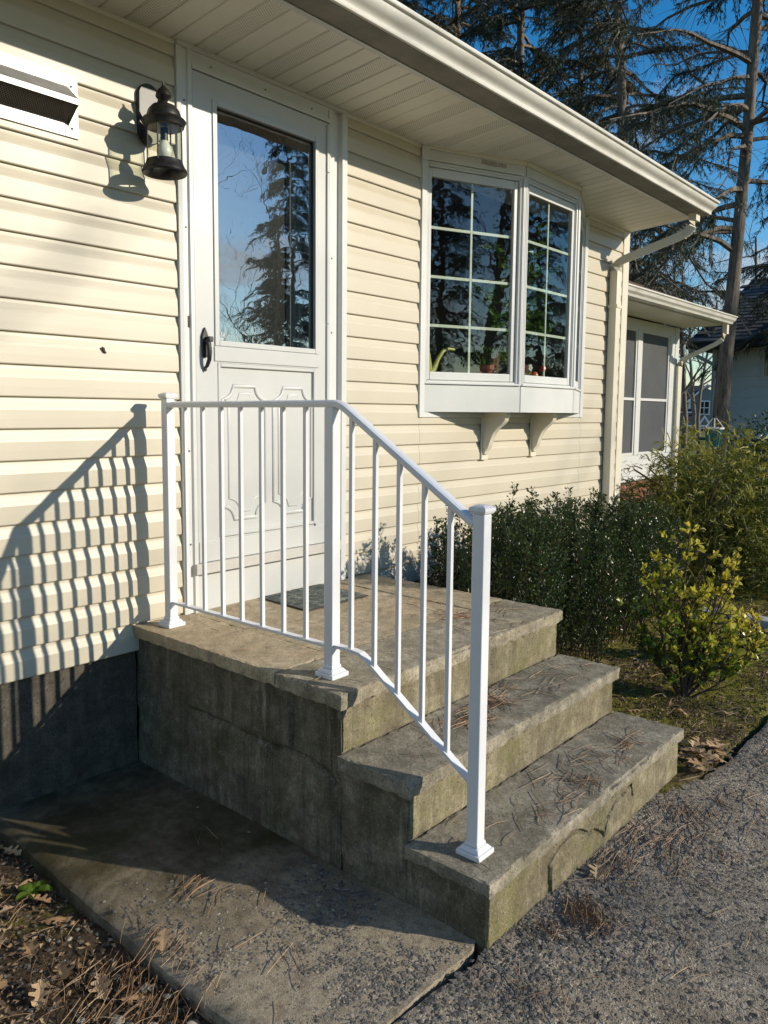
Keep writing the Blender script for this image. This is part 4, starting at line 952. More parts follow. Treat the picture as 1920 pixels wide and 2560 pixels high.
# ------------------------------------------------------------------ the sunroom wing beyond the corner
def build_sunroom():
    Y = 1.4; x0, x1 = XR+.03, 9.70; zt = 2.085
    t = thing('sunroom', 'low white sunroom wing with tall screened windows beyond the house corner', 'sunroom', (7.2, 2.6, G))
    w = MB(); w.box(x0, x1, Y, Y+.1, .0, .34); w.box(x0, x1, Y, Y+.1, 1.965, zt); w.box(x1-.1, x1, Y+.1, 4.5, .0, zt); w.box(x0, x1, 4.4, 4.5, .0, zt)
    part('wall', w, M['trim'], t)
    part('floor', MB().box(x0, x1-.1, Y+.1, 4.4, .0, .05), M['room'], t)
    part('back_curtain', MB().box(x0, x1-.1, 4.3, 4.35, .05, zt), M['room'], t)
    nb = 14; bm = None
    for k in range(4):
        for i in range(26):
            xa = x0+i*.20+(k % 2)*.1
            if xa+.19 > x1: continue
            z = -.075-(k+1)*.0+(-k)*.075
            if bm is None: bm = meshof('brick', MB().box(0, .19, Y+.01, Y+.09, 0, .065), M['brick'])
            part('brick', bm, None, t, loc=(xa, 0, -.085-k*.075))
    part('footing', MB().box(x0, x1, Y+.02, Y+.12, -.75, -.001), M['foundation'], t)
    # bays of windows
    edges = [4.75, 6.15, 7.08, 8.10, 8.36, 9.30]
    cols = [(5.05, 6.02), (6.12, 7.05), (7.15, 8.05), (8.20, 9.36)]
    cols = [(4.85, 5.95), (6.05, 7.15), (7.25, 8.31), (8.45, 9.42)]
    last = x0
    for a, b in cols:
        part('mullion', MB().box(last, a, Y-.012, Y+.09, .34, 1.966), M['trim'], t, .004); last = b
        f = MB(); f.box(a, a+.035, Y+.0, Y+.05, .34, 1.965); f.box(b-.035, b, Y, Y+.05, .34, 1.965); f.box(a+.035, b-.035, Y, Y+.05, .34, .375); f.box(a+.035, b-.035, Y, Y+.05, 1.93, 1.965); f.box(a+.035, b-.035, Y, Y+.05, 1.05, 1.085)
        wd = part('window', f, M['trim'], t, .003)
        part('pane', MB().box(a+.03, b-.03, Y+.02, Y+.026, .37, 1.055), M['screen'], wd); part('pane', MB().box(a+.03, b-.03, Y+.02, Y+.026, 1.08, 1.935), M['screen'], wd)
    part('mullion', MB().box(last, x1, Y-.012, Y+.09, .34, 1.966), M['trim'], t, .004)
    part('corner_board', MB().box(x1-.12, x1+.015, Y-.02, Y+.06, -.1, zt), M['trim'], t, .004)
    sf = part('soffit', MB().box(x0, x1+.22, Y-.56, Y+.02, zt+.03, zt+.035), M['soffit'], t)
    pm = meshof('soffit_panel', MB().prism([(0, .006), (.004, .0), (.096, .0), (.099, .006)], 'y', Y-.545, Y-.005), M['soffit'])
    for i in range(52): part('soffit_panel', pm, None, sf, loc=(x0+.1*i, 0, zt+.018))
    part('soffit_trim', MB().box(x0, x1+.22, Y-.570, Y-.546, zt+.010, zt+.032), M['trim'], t)
    gp = [(Y-.57, zt+.12), (Y-.57, zt+.025), (Y-.68, zt+.022), (Y-.694, zt+.045), (Y-.72, zt+.065), (Y-.735, zt+.095), (Y-.75, zt+.105), (Y-.75, zt+.118), (Y-.735, zt+.118), (Y-.70, zt+.06), (Y-.67, zt+.035), (Y-.58, zt+.035), (Y-.58, zt+.12)]
    part('gutter', MB().prism(gp, 'x', XR+.2, x1+.13), M['gutter'], t)
    X0 = x1-.05; e = MB(); rect = [(-.04, -.03), (.04, -.03), (.04, .03), (-.04, .03)]
    e.sweep([(X0, Y-.05, G), (X0, Y-.05, 1.55), (X0+.01, Y-.09, 1.64), (X0+.09, Y-.50, 1.84), (X0+.11, Y-.58, 1.90), (X0+.11, Y-.62, 1.98), (X0+.11, Y-.62, zt+.025)], rect, up=(0, -.35, 1))
    part('downspout', e, M['corner'], t, .004)
    # shingled roof: courses of overlapping tabs
    sl = math.tan(rad(24)); z0 = zt+.115; n0 = Y-.66
    rf = part('roof', MB().add([(XR+.05, n0, z0), (x1+.2, n0, z0), (x1+.2, n0+2.6, z0+2.6*sl), (XR+.05, n0+2.6, z0+2.6*sl), (XR+.05, n0, z0-.02), (x1+.2, n0, z0-.02), (x1+.2, 4.6, z0-.02), (XR+.05, 4.6, z0-.02)], [(0, 1, 2, 3), (4, 7, 6, 5), (0, 4, 5, 1), (1, 5, 6, 2), (2, 6, 7, 3)]), M['b_roof'], t)
    sh = None
    for k in range(5):
        for i in range(18):
            if sh is None: sh = meshof('shingle', MB().add([(0, 0, .012), (.29, 0, .012), (.29, .16, .16*sl+.004), (0, .16, .16*sl+.004), (0, 0, .0), (.29, 0, .0)], [(0, 1, 2, 3), (0, 4, 5, 1)]), M['b_roof'])
            xa = XR+.06+i*.295-(k % 2)*.0+(.1 if k % 2 else 0)
            if xa+.29 > x1+.2: continue
            part('shingle', sh, None, rf, loc=(xa, n0-.02+k*.14, z0+.004+(k*.14-.02)*sl))
build_sunroom()

# ------------------------------------------------------------------ neighbours' houses
def build_neighbour():
    X = 22.6; yl, yr = 5.05, -9.0; gz = -1.1; ez = 2.95
    t = thing('neighbour_house', 'shaded white house with dark grey shingle roof behind the trees', 'house', (X+3, -2, gz))
    wl = part('wall', MB().box(X, X+7, yr, yl, gz, ez), M['n_wall'], t)
    bm = meshof('siding_board', MB().prism([(0, 0), (-.030, .0), (-.008, .30), (0, .30)], 'y', yr+.02, yl-.12), M['n_wall'])
    for k in range(13): part('siding_board', bm, None, wl, loc=(X-.001, 0, gz+.1+k*.298))
    part('corner_board', MB().box(X-.05, X-.002, yl-.115, yl+.02, gz, ez), M['n_wall'], t)
    sl = math.tan(rad(26)); ov = .75; rx = X+4.2
    rz = ez+ (rx-X+ov)*sl
    rf = part('roof', MB().add([(X-ov, yr, ez), (X-ov, yl+.55, ez), (rx, yl+.2, rz), (rx, yr, rz), (X-ov, yr, ez-.16), (X-ov, yl+.55, ez-.16), (X+8, yl+.55, ez-.16), (X+8, yr, ez-.16), (X+8, yl+.55, ez), (X+8, yr, ez)], [(0, 3, 2, 1), (0, 1, 5, 4), (4, 5, 6, 7), (1, 8, 6, 5), (3, 9, 8, 2), (1, 2, 8)]), M['f_roof'], t)
    sh = None; r = random.Random(3)
    for k in range(18):
        for i in range(7):
            y0 = yl+.45-i*.9-(k % 2)*.4
            if sh is None: sh = meshof('shingle', MB().add([(0, 0, .045), (0, -.88, .045), (.27, -.88, .27*sl+.02), (.27, 0, .27*sl+.02), (0, 0, 0), (0, -.88, 0)], [(0, 1, 2, 3), (0, 4, 5, 1)]), M['n_roof'])
            if k*.255 > 4.75: continue
            if y0 > yl+.55-k*.26*.08-.05: y0 = yl+.40
            part('shingle', sh, None, rf, loc=(X-ov-.02+k*.26, y0, ez+.005+(k*.26-.02)*sl))
    # window with frame and a light lower sash
    wy0, wy1, z0, z1 = 1.05, 3.65, 1.97, 2.80
    wn = part('window', MB().box(X-.06, X-.035, wy0-.1, wy1+.1, z0-.1, z0).box(X-.06, X-.035, wy0-.1, wy0, z0, z1).box(X-.06, X-.035, wy1, wy1+.1, z0, z1).box(X-.06, X-.035, wy0-.1, wy1+.1, z1, z1+.08), M['n_wall'], t)
    part('pane', MB().box(X-.045, X-.036, wy0, wy1, z0, z1), M['n_dark'], wn)
    part('blind', MB().box(X-.050, X-.046, wy0, wy1-.06, z0+.02, z0+.30), M['curtain'], wn)
    d = MB(); rect = [(-.05, -.04), (.05, -.04), (.05, .04), (-.05, .04)]
    d.sweep([(X-.10, yl-.12, gz), (X-.10, yl-.12, 2.15), (X-.16, yl-.05, 2.35), (X-.55, yl+.35, 2.62), (X-.62, yl+.42, 2.80)], rect, up=(-.3, .3, 1))
    part('downspout', d, M['n_wall'], t)
build_neighbour()
def build_far_house():
    # gable faces the road; seen in the gap between the sunroom and the white house
    B = Vector((-1.706, -2.769, 0)); d = 112.0; az = rad(71.0); c = B+Vector((math.sin(az), math.cos(az), 0))*d
    ex = Vector((math.cos(az), -math.sin(az), 0)); ey = Vector((math.sin(az), math.cos(az), 0)); Z = Vector((0, 0, 1)); gz = -2.6
    t = thing('far_house', 'small distant blue-grey house with white trim and gabled porch', 'house', (c.x, c.y, gz))
    def bx(x0, x1, y0, y1, z0, z1): return MB().frame((c.x, c.y, 0), ex, ey, Z, x0, x1, y0, y1, z0, z1)
    def pt(x, y, z): return tuple(Vector((c.x, c.y, 0))+ex*x+ey*y+Z*z)
    part('wall', bx(-2.6, 2.3, 0, 7, gz, 2.0), M['f_wall'], t)
    # front gable on the right half
    g = MB(); P = [(0.1, 2.0), (1.45, 4.75), (2.8, 2.0)]
    g.add([pt(-.25, -.01, 2.0), pt(2.28, -.01, 2.0), pt(2.28, -.01, 4.1), pt(1.6, -.01, 4.4), pt(-.25, -.01, 2.9)], [(0, 1, 2, 3, 4)]); part('gable_wall', g, M['f_wall'], t)
    rf = MB(); rf.add([pt(-3.0, -.5, 2.75), pt(-.35, -.5, 2.75), pt(1.75, -.5, 4.85), pt(2.4, 3.5, 4.85), pt(-3.0, 3.5, 4.85)], [(0, 1, 2, 3, 4)])
    rf.add([pt(-3.0, -.6, 1.35), pt(.0, -.6, 1.35), pt(-.4, 1.2, 2.7), pt(-3.0, 1.2, 2.7)], [(0, 1, 2, 3)])
    part('roof', rf, M['f_roof'], t)
    part('rake_board', MB().add([pt(-.45, -.55, 2.62), pt(1.75, -.55, 4.78), pt(2.0, -.55, 4.45), pt(1.75, -.55, 5.0), pt(-.55, -.55, 2.85)], [(0, 1, 3, 4), (1, 2, 3)]), M['f_white'], t)
    part('eave_board', bx(-3.0, -.3, -.62, -.5, 2.62, 2.75), M['f_white'], t); part('eave_board', bx(-3.0, .0, -.72, -.6, 1.2, 1.36), M['f_white'], t)
    part('corner_board', bx(-.45, -.20, -.1, 0, 1.3, 2.9), M['f_white'], t)
    def win(x0, x1, z0, z1, nx=2):
        f = part('window', bx(x0-.18, x1+.18, -.12, -.03, z0-.15, z1+.15), M['f_white'], t); w = (x1-x0)/nx
        for i in range(nx):
            for a, b in ((z0, (z0+z1)/2-.06), ((z0+z1)/2+.06, z1)): part('pane', bx(x0+i*w+.06, x0+(i+1)*w-.06, -.15, -.121, a, b), M['n_dark'], f)
    win(.85, 2.05, 1.1, 2.65); win(-2.75, -2.15, -1.25, .55, 1); win(1.15, 1.9, -2.2, -.85)
    pr = MB(); pr.add([pt(-.8, -2.2, .0), pt(1.2, -2.2, .95), pt(1.8, 0, 1.0), pt(-.2, 0, 1.0)], [(0, 1, 2, 3)])
    po = part('porch_roof', pr, M['f_roof'], t)
    part('porch_gable', MB().add([pt(.75, -2.25, -.35), pt(1.55, -2.25, .95), pt(2.35, -2.25, -.35), pt(2.1, -2.25, -.35), pt(1.55, -2.25, .55), pt(1.0, -2.25, -.35)], [(0, 1, 4, 5), (1, 2, 3, 4)]), M['f_white'], po)
    part('porch_beam', bx(-.7, 2.3, -2.3, -2.1, -.55, -.35), M['f_white'], po)
    for x in (.35, .95, 2.15): part('porch_post', bx(x-.1, x+.1, -2.3, -2.12, gz, -.55), M['f_white'], po)
    part('porch_door', bx(-.15, .25, -.1, -.02, -2.2, -.6), M['orn_red'], po)
build_far_house()

# ------------------------------------------------------------------ trees
def tube_soup(paths, n):
    """many tapered tubes at once: list of (points, radii)"""
    V = []; F = []; 
    for P, R in paths:
        P = np.asarray(P); t = unit(np.gradient(P, axis=0)); a = np.array([.31, .77, .55]); s = unit(np.cross(t, a)); w = np.cross(t, s); o = len(V)
        for i in range(len(P)):
            for k in range(n):
                an = 2*math.pi*k/n; V.append(P[i]+(s[i]*math.cos(an)+w[i]*math.sin(an))*R[i])
        for i in range(len(P)-1):
            for k in range(n): F.append((o+i*n+k, o+i*n+(k+1) % n, o+(i+1)*n+(k+1) % n, o+(i+1)*n+k))
    return V, F
def conifer_meshes(seed, H, r0, h0, Lmax, nb, lean=.0, dead=.15, dens=1.0, wiggle=.12, sparse_low=True):
    r = np.random.default_rng(seed); n = 26; zz = np.linspace(0, H, n)
    ph = r.uniform(0, 6.28); ax = np.stack([lean*zz+wiggle*np.sin(zz*.45+ph)+.3*wiggle*np.sin(zz*1.3), wiggle*np.sin(zz*.37+ph*2), zz], 1)
    rr = r0*(1-zz/H*.93)*(1+.35*np.exp(-zz*2.2)); V, F = tube_soup([(ax, rr)], 12)
    V = np.array(V); V[:, :2] += r.normal(size=(len(V), 2))*r0*.05
    trunk = soup('trunk', V, F, M['bark'], link=False, smooth=True)
    limbs = []; P = []; D = []; L = []; T = []
    for b in range(nb):
        u = r.uniform(0, 1)**.85; h = h0+(H*.985-h0)*u; c = np.array([np.interp(h, zz, ax[:, 0]), np.interp(h, zz, ax[:, 1]), h])
        a = r.uniform(0, 6.28); l = Lmax*(1-u)**.75*r.uniform(.55, 1.05)+.25; d = np.array([math.cos(a), math.sin(a), 0]); e0 = r.uniform(-.25, .55); dr = r.uniform(.15, .8)
        k = 8; ts = np.linspace(0, 1, k); pts = c+d*l*ts[:, None]; pts[:, 2] += l*(e0*ts-dr*ts**2); pts += r.normal(size=(k, 3))*.03*l*ts[:, None]
        limbs.append((pts, np.maximum(.006, (.012+.016*l)*(1-ts*.85)))); isdead = r.uniform() < dead*(1 if u < .35 else .3)
        sd = np.array([-d[1], d[0], 0]); nt = int(l*15*dens)+3
        for q in range(nt):
            s = r.uniform(.18, 1.0); p = np.array([np.interp(s, ts, pts[:, i]) for i in range(3)]); sg = 1 if q % 2 else -1
            td = unit(d*r.uniform(.4, 1.0)+sd*sg*r.uniform(.4, 1.1)+np.array([0, 0, r.uniform(-.9, .1)])); tl = l*.30*(1.15-s)*r.uniform(.6, 1.2)+.12
            limbs.append((np.array([p, p+td*tl*.5+[0, 0, -.02], p+td*tl+[0, 0, -.25*tl]]), np.array([.006, .004, .0015])))
            if isdead: continue
            m = int(tl*85)+8; w = r.uniform(.0, 1, m)[:, None]; pp = p+td*tl*w; pp[:, 2] -= .25*tl*w[:, 0]**2
            dd = td*.6+r.normal(size=(m, 3))*.5; dd[:, 2] -= .75
            P.append(pp); D.append(dd); L.append(r.uniform(.05, .115, m)); T.append(np.clip(r.normal(.42, .22, m), 0, 1))
    Vl, Fl = tube_soup(limbs, 4); lm = soup('limbs', Vl, Fl, M['bark'], link=False)
    P = np.concatenate(P); D = np.concatenate(D); L = np.concatenate(L); T = np.concatenate(T)
    V, F = cards(P, D, L, L*.14, .12, r); cm = soup('crown', V, F, M['hemlock'], tone=np.repeat(T, 4), link=False)
    return trunk, lm, cm
def bare_meshes(seed, H, r0, spread=.55, first=.22, levels=5, twist=.16, kids=(6, 5, 4, 4)):
    r = np.random.default_rng(seed); thick = []; thin = []
    def grow(p, d, l, rad0, lev):
        k = 6 if lev < 2 else 4; pts = [p]; dd = d.copy()
        for i in range(k):
            dd = unit(dd+r.normal(size=3)*twist*(1 if lev else .4)+np.array([0, 0, .06 if lev else .02])); pts.append(pts[-1]+dd*l/k)
        pts = np.array(pts); ts = np.linspace(0, 1, k+1); end = .30 if lev < levels-1 else .15
        (thick if lev < 2 else thin).append((pts, rad0*(1-ts*(1-end))))
        if lev >= levels-1: return
        nk = kids[min(lev, len(kids)-1)]
        for j in range(nk):
            s = first+(1-first)*(j+r.uniform(0, .9))/nk if lev == 0 else r.uniform(.25, 1); q = np.array([np.interp(s, ts, pts[:, i]) for i in range(3)])
            a = unit(np.cross(dd, r.normal(size=3))); nd = unit(dd*r.uniform(.5, .9)+a*r.uniform(.5, 1.0)*spread*1.5)
            grow(q, nd, l*r.uniform(.42, .68)*(1 if lev else (1.15-s*.55)), max(.004, rad0*(1-s*.65)*r.uniform(.40, .62)), lev+1)
    grow(np.array([0., 0, 0]), np.array([0., 0, 1]), H*.75, r0, 0)
    V, F = tube_soup(thick, 8); a = soup('trunk', V, F, M['bark'], link=False, smooth=True)
    V, F = tube_soup(thin, 3); b = soup('crown', V, F, M['twig'], link=False)
    return a, b
def put_tree(name, meshes, names, loc, rz, sc, label, cat, group=None):
    t = thing(name, label, cat, loc, group); t.rotation_euler = (0, 0, rz); t.scale = (sc, sc, sc)
    for me, nm in zip(meshes, names):
        o = bpy.data.objects.new(nm, me); COL.objects.link(o); o.parent = t
        if nm in ('crown', 'limbs'): o['kind'] = 'stuff'
    return t
def azp(az, d, z=-.75):
    a = rad(az); return (-1.706+math.sin(a)*d, -2.769+math.cos(a)*d, z)
CN = ('trunk', 'limbs', 'crown')
hemA = conifer_meshes(11, 17, .125, 4.2, 2.6, 130, dead=.3, dens=.85)
hemB = conifer_meshes(12, 19, .19, 3.5, 3.4, 165, dead=.25, lean=.02, dens=.95)
hemC = conifer_meshes(13, 15, .16, 1.2, 3.3, 170, dead=.08, dens=1.1)
bareA = bare_meshes(21, 14, .17); bareB = bare_meshes(22, 12, .13, spread=.7, kids=(8, 5, 5, 4)); bareE = bare_meshes(24, 15, .20, spread=.85, levels=5, kids=(10, 6, 4, 3))
def trees():
    put_tree('hemlock_tree', hemA, CN, azp(73.15, 14.2), .3, 1., 'slim hemlock with thick bare lower trunk in front of the white neighbour house', 'tree')
    put_tree('hemlock_tree', hemB, CN, azp(66.0, 20), 2.2, 1., 'tall leaning hemlock whose trunk shows above the sunroom roof', 'tree')
    gl = 'dense dark hemlock rising above the house gutter'; gg = 'hemlocks behind the house'
    for az, d, m, rz, s in ((59.5, 22, hemC, .4, 1.30), (54.5, 25, hemC, 4.1, 1.35), (49.0, 23, hemC, 2.9, 1.25), (63.8, 30, hemB, 1.6, 1.1), (43.5, 27, hemB, .8, 1.0), (78.5, 24, hemB, 1.1, .9)):
        put_tree('hemlock_tree', m, CN, azp(az, d), rz, s, gl, 'tree', gg)
    bl = 'bare leafless tree standing in the distance beyond the sunroom'; bg = 'bare trees beyond the sunroom'
    for az, d, m, rz, s in ((67.8, 34, bareA, .3, 1.), (69.2, 42, bareB, 1.3, 1.05), (70.6, 46, bareA, 2.3, .9), (71.5, 60, bareB, 3.3, 1.1), (74.2, 44, bareA, 4.4, 1.2), (75.6, 40, bareB, 5.4, 1.1), (70.0, 75, bareB, .9, 1.3), (71.2, 82, bareA, 1.9, 1.2), (47, 34, bareA, 1.2, 1.2)):
        put_tree('bare_tree', m, ('trunk', 'crown'), azp(az, d, -1.), rz, s, bl if az > 63 else 'bare leafless tree with fine branches above the gutter', 'tree', bg if az > 63 else None)
    # across the driveway: these throw the dappled shade and show in the window panes
    dl = 'tall hemlock across the driveway reflected in the door glass'; dg = 'hemlocks across the driveway'
    for x, y, m, rz, s in ((30.4, -31.5, hemC, .2, 1.35), (36., -30., hemC, 1.2, 1.3), (40., -21., hemC, 2.2, 1.3), (3.5, -25., hemC, 3.2, 1.), (8.3, -33., hemB, 4.2, 1.0), (44, -17.5, hemB, 4.8, 1.2), (36., -39., hemC, 2.6, .95), (15.5, -42, hemC, 1.9, 1.3)):
        put_tree('hemlock_tree', m, CN, (x, y, -.8), rz, s, dl, 'tree', dg)
    bl2 = 'bare leafless tree across the driveway reflected in the panes'; bg2 = 'bare trees across the driveway'
    for x, y, m, rz, s in ((28., -30.5, bareA, 1.2, 1.1), (2.0, -20., bareB, 2.2, 1.1), (38., -25., bareB, 3.1, 1.3), (6.0, -30, bareA, 4.0, 1.1), (29, -32, bareB, 5.0, 1.0), (7.3, -21., bareE, .9, 1.0), (30., -40., bareB, .7, .75), (27.5, -38., bareA, 1.9, .6), (33., -42., bareB, 4.2, .8)):
        put_tree('bare_tree', m, ('trunk', 'crown'), (x, y, -.8), rz, s, bl2, 'tree', bg2)
trees()

# ------------------------------------------------------------------ shrubs
def boxwood(name, label, c, rx, ry, top, seed, n=95, group=None):
    r = np.random.default_rng(seed); z0 = -.58; t = thing(name, label, 'shrub', (c[0], c[1], z0), group); stems = []; P = []; D = []
    for i in range(n):
        a = r.uniform(0, 6.28); q = math.sqrt(r.uniform(0, 1)); e = np.array([c[0]+rx*q*math.cos(a), c[1]+ry*q*math.sin(a), 0]); b = np.array([c[0]+rx*.72*q*math.cos(a), c[1]+ry*.7*q*math.sin(a), z0-.02])
        e[2] = top-(.26*q**3)+r.normal()*.06+.05*math.sin(e[0]*9)+.03*math.sin(e[1]*13)
        ts = np.linspace(0, 1, 9); pts = b+(e-b)*ts[:, None]; pts[:, :2] += r.normal(size=(9, 2))*.014; stems.append((pts, .0042*(1-ts*.7)))
        m = int(r.uniform(190, 300)); s = 1-r.uniform(0, 1, m)**1.25*.82; pp = np.stack([np.interp(s, ts, pts[:, k]) for k in range(3)], 1)
        ta = r.uniform(0, 6.28, m); off = np.stack([np.cos(ta), np.sin(ta), r.uniform(.0, .9, m)], 1); rr = r.uniform(.004, .048, m)*(.35+.65*np.clip((1-s)*4, 0, 1))
        P.append(pp+off*rr[:, None]); D.append(off+np.array([0, 0, .6])+r.normal(size=(m, 3))*.35)
        for q2 in range(5):
            k = r.integers(0, m); stems.append((np.array([pp[k]-[0, 0, .02], pp[k]+off[k]*rr[k]*.6, pp[k]+off[k]*rr[k]*1.1]), np.array([.002, .0015, .001])))
    V, F = tube_soup(stems, 4); part_stem = soup('stems', V, F, M['stem'], t); part_stem['kind'] = 'stuff'
    P = np.concatenate(P); D = np.concatenate(D); nn = len(P); L = r.uniform(.013, .024, nn)
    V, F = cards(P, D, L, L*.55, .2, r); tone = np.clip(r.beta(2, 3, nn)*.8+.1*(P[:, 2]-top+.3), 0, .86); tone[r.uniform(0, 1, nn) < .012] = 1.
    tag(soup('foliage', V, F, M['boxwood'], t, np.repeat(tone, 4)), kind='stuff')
def shrubs():
    boxwood('boxwood_shrub', 'dark boxwood shrub touching the stoop beside the landing', (1.80, -.60), .34, .38, .345, 31, 100)
    boxwood('boxwood_shrub', 'dark boxwood shrub in the middle of the hedge under the bay window', (2.38, -.60), .38, .42, .305, 32, 115)
    boxwood('boxwood_shrub', 'dark boxwood shrub in the hedge row beside the golden cypress', (3.05, -.58), .42, .40, .300, 33, 110)
    boxwood('boxwood_shrub', 'small boxwood shrub at the foot of the downspout', (3.75, -.55), .42, .36, .20, 34, 90)
    # euonymus with separate leaves
    def leafmesh(m, w):
        mb = MB(); P = [(0, 0), (.25, .30), (.55, .42), (.82, .26), (1., 0)]
        for u, v in P: mb.v.append((u, 0, -.10*u*u))
        for u, v in P[1:4]: mb.v.append((u, v*w, .10*v-.10*u*u)); mb.v.append((u, -v*w, .10*v-.10*u*u))
        mb.f = [(0, 1, 5), (1, 2, 7, 5), (2, 3, 9, 7), (3, 4, 9), (0, 6, 1), (1, 6, 8, 2), (2, 8, 10, 3), (3, 10, 4)]
        return meshof('leaf', mb, m)
    LM = [leafmesh(M[k], w) for k in ('euo_green', 'euo_lime', 'euo_yellow') for w in (.95, 1.2)]
    def euonymus(label, base, tips, seed, nsep, nsoup, Ls):
        r = np.random.default_rng(seed); t = thing('euonymus_shrub', label, 'shrub', base); stems = []; cand = []
        b = np.array(base)
        for e in tips:
            e = np.array(e); mid = (b+e)/2+np.array([r.normal()*.05, r.normal()*.05, -.02]); ts = np.linspace(0, 1, 9)[:, None]
            pts = b*(1-ts)**2+2*mid*ts*(1-ts)+e*ts**2; pts += r.normal(size=pts.shape)*.008*ts; stems.append((pts, .0075*(1-ts[:, 0]*.75)))
            for k in range(14):
                s = r.uniform(.30, 1.); p = np.array([np.interp(s, ts[:, 0], pts[:, i]) for i in range(3)]); d = unit(np.array([r.normal()*.6, r.normal()*.6, r.uniform(.1, 1.)])); l = r.uniform(.05, .15)*(1.2-s*.4)
                q = np.stack([p, p+d*l*.5, p+d*l+[0, 0, .01]]); stems.append((q, np.array([.0035, .0028, .0015])))
                for m in range(8):
                    u = 1-r.uniform(0, 1)**1.5*.75; cand.append((p+d*l*u, unit(r.normal(size=3)*.75+d*.5+[0, -.15, .55])))
        V, F = tube_soup(stems, 6); tag(soup('stems', V, F, M['stem'], t, smooth=True), kind='stuff')
        r.shuffle(cand); zmax = max(e[2] for e in tips); zmin = base[2]; ymin = min(e[1] for e in tips)
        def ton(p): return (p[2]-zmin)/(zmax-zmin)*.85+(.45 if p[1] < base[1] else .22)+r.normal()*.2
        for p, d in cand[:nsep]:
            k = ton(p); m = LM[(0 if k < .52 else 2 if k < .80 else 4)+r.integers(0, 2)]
            o = part('leaf', m, None, t, loc=tuple(p)); dv = Vector(d); o.rotation_mode = 'QUATERNION'
            o.rotation_quaternion = dv.to_track_quat('X', 'Z') @ Matrix.Rotation(r.uniform(-.9, .9), 3, 'X').to_quaternion(); s = Ls*r.uniform(.7, 1.25); o.scale = (s, s, s)
        C = cand[nsep:nsep+nsoup]
        if C:
            P = np.array([c[0] for c in C]); D = np.array([c[1] for c in C]); L = r.uniform(.6, 1.1, len(P))*Ls
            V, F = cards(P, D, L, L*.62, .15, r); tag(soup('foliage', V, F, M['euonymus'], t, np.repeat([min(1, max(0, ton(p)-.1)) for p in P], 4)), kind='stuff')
    r = np.random.default_rng(8); B = (2.29, -1.42, -.585)
    tips = [(2.28, -1.42, .30), (2.26, -1.36, .24), (2.31, -1.50, .18), (2.34, -1.58, .20), (2.36, -1.62, .16), (2.24, -1.30, .12), (2.22, -1.24, .02), (2.20, -1.18, -.10), (2.17, -1.12, -.22), (2.30, -1.52, .02), (2.34, -1.58, -.06), (2.36, -1.60, -.22), (2.34, -1.62, -.32), (2.42, -1.70, -.30), (2.40, -1.66, -.20), (2.46, -1.66, -.38), (2.28, -1.50, -.25), (2.40, -1.44, .05), (2.20, -1.42, .0), (2.16, -1.36, -.18), (2.45, -1.50, -.10), (2.28, -1.40, -.08), (2.2, -1.28, -.32)]
    euonymus('yellow-green variegated euonymus bush growing in soil beside the steps', B, tips, 41, 300, 2400, .036)
    B2 = (3.04, -1.44, -.585)
    tips = [(3.03, -1.38, -.27), (3.05, -1.47, -.28), (3.07, -1.54, -.30), (3.06, -1.55, -.42), (3.0, -1.36, -.42), (3.05, -1.45, -.38), (3.1, -1.5, -.34)]
    euonymus('little yellow euonymus seedling near the white timber edging', B2, tips, 42, 160, 500, .032)
    # golden thread cypress mound
    r = np.random.default_rng(9); c = np.array([5.55, -.52, -.55]); t = thing('golden_cypress', 'golden green thread-leaf cypress mound by the sunroom', 'shrub', tuple(c))
    V = []; F = []; T = []; n = 8200
    for i in range(n):
        a = r.uniform(0, 6.28); th = math.acos(r.uniform(-.05, 1.)); q = r.uniform(.55, 1.05); R = np.array([.98, .95, 1.18])
        lump = 1+.10*math.sin(a*5+th*4)+.07*math.sin(a*9-th*7)
        d = np.array([math.sin(th)*math.cos(a), math.sin(th)*math.sin(a), math.cos(th)]); p = c+d*R*q*lump; l = r.uniform(.07, .17); dr = unit(d*.7+r.normal(size=3)*.5+[0, 0, .2]); tone = np.clip(r.normal(.14+.5*(q-.55)*2*(.35+.65*d[2])+.2*max(0, q-.95)*10, .15), 0, 1)
        pts = [p+dr*l*u+np.array([0, 0, -.55*l*u*u]) for u in (0, .4, .75, 1.)]; sd = unit(np.cross(dr, r.normal(size=3)))
        o = len(V); w = .0065
        for k, x in enumerate(pts): V += [x-sd*w*(1-.25*k), x+sd*w*(1-.25*k)]
        F += [(o+2*k, o+2*k+1, o+2*k+3, o+2*k+2) for k in range(3)]; T += [tone]*8
        for k in range(5):
            u = r.uniform(.1, .95); b = p+dr*l*u+np.array([0, 0, -.55*l*u*u]); e = unit(dr+r.normal(size=3)*.6)*l*r.uniform(.25, .5)+np.array([0, 0, -.02]); o = len(V); s2 = sd*.0042
            V += [b-s2, b+s2, b+e*.6+s2*.7, b+e*.6-s2*.7, b+e+[0, 0, -.01], b+e+[0, 0, -.012]]; F += [(o, o+1, o+2, o+3), (o+3, o+2, o+4, o+5)]; T += [min(1, tone+.1)]*6
    tag(soup('foliage', V, F, M['cypress'], t, T), kind='stuff')
    st = [(np.array([c, c+[r.normal()*.2, r.normal()*.2, .4], c+[r.normal()*.5, r.normal()*.5, .9]]), np.array([.03, .02, .008])) for _ in range(9)]
    V, F = tube_soup(st, 6); tag(soup('stems', V, F, M['stem'], t), kind='stuff')
    # broadleaf evergreen by the neighbour's wall
    r = np.random.default_rng(10); c = np.array(azp(75.6, 17., -.9)); t = thing('holly_bush', 'dark glossy evergreen bush against the white neighbour house', 'shrub', tuple(c)); n = 5200
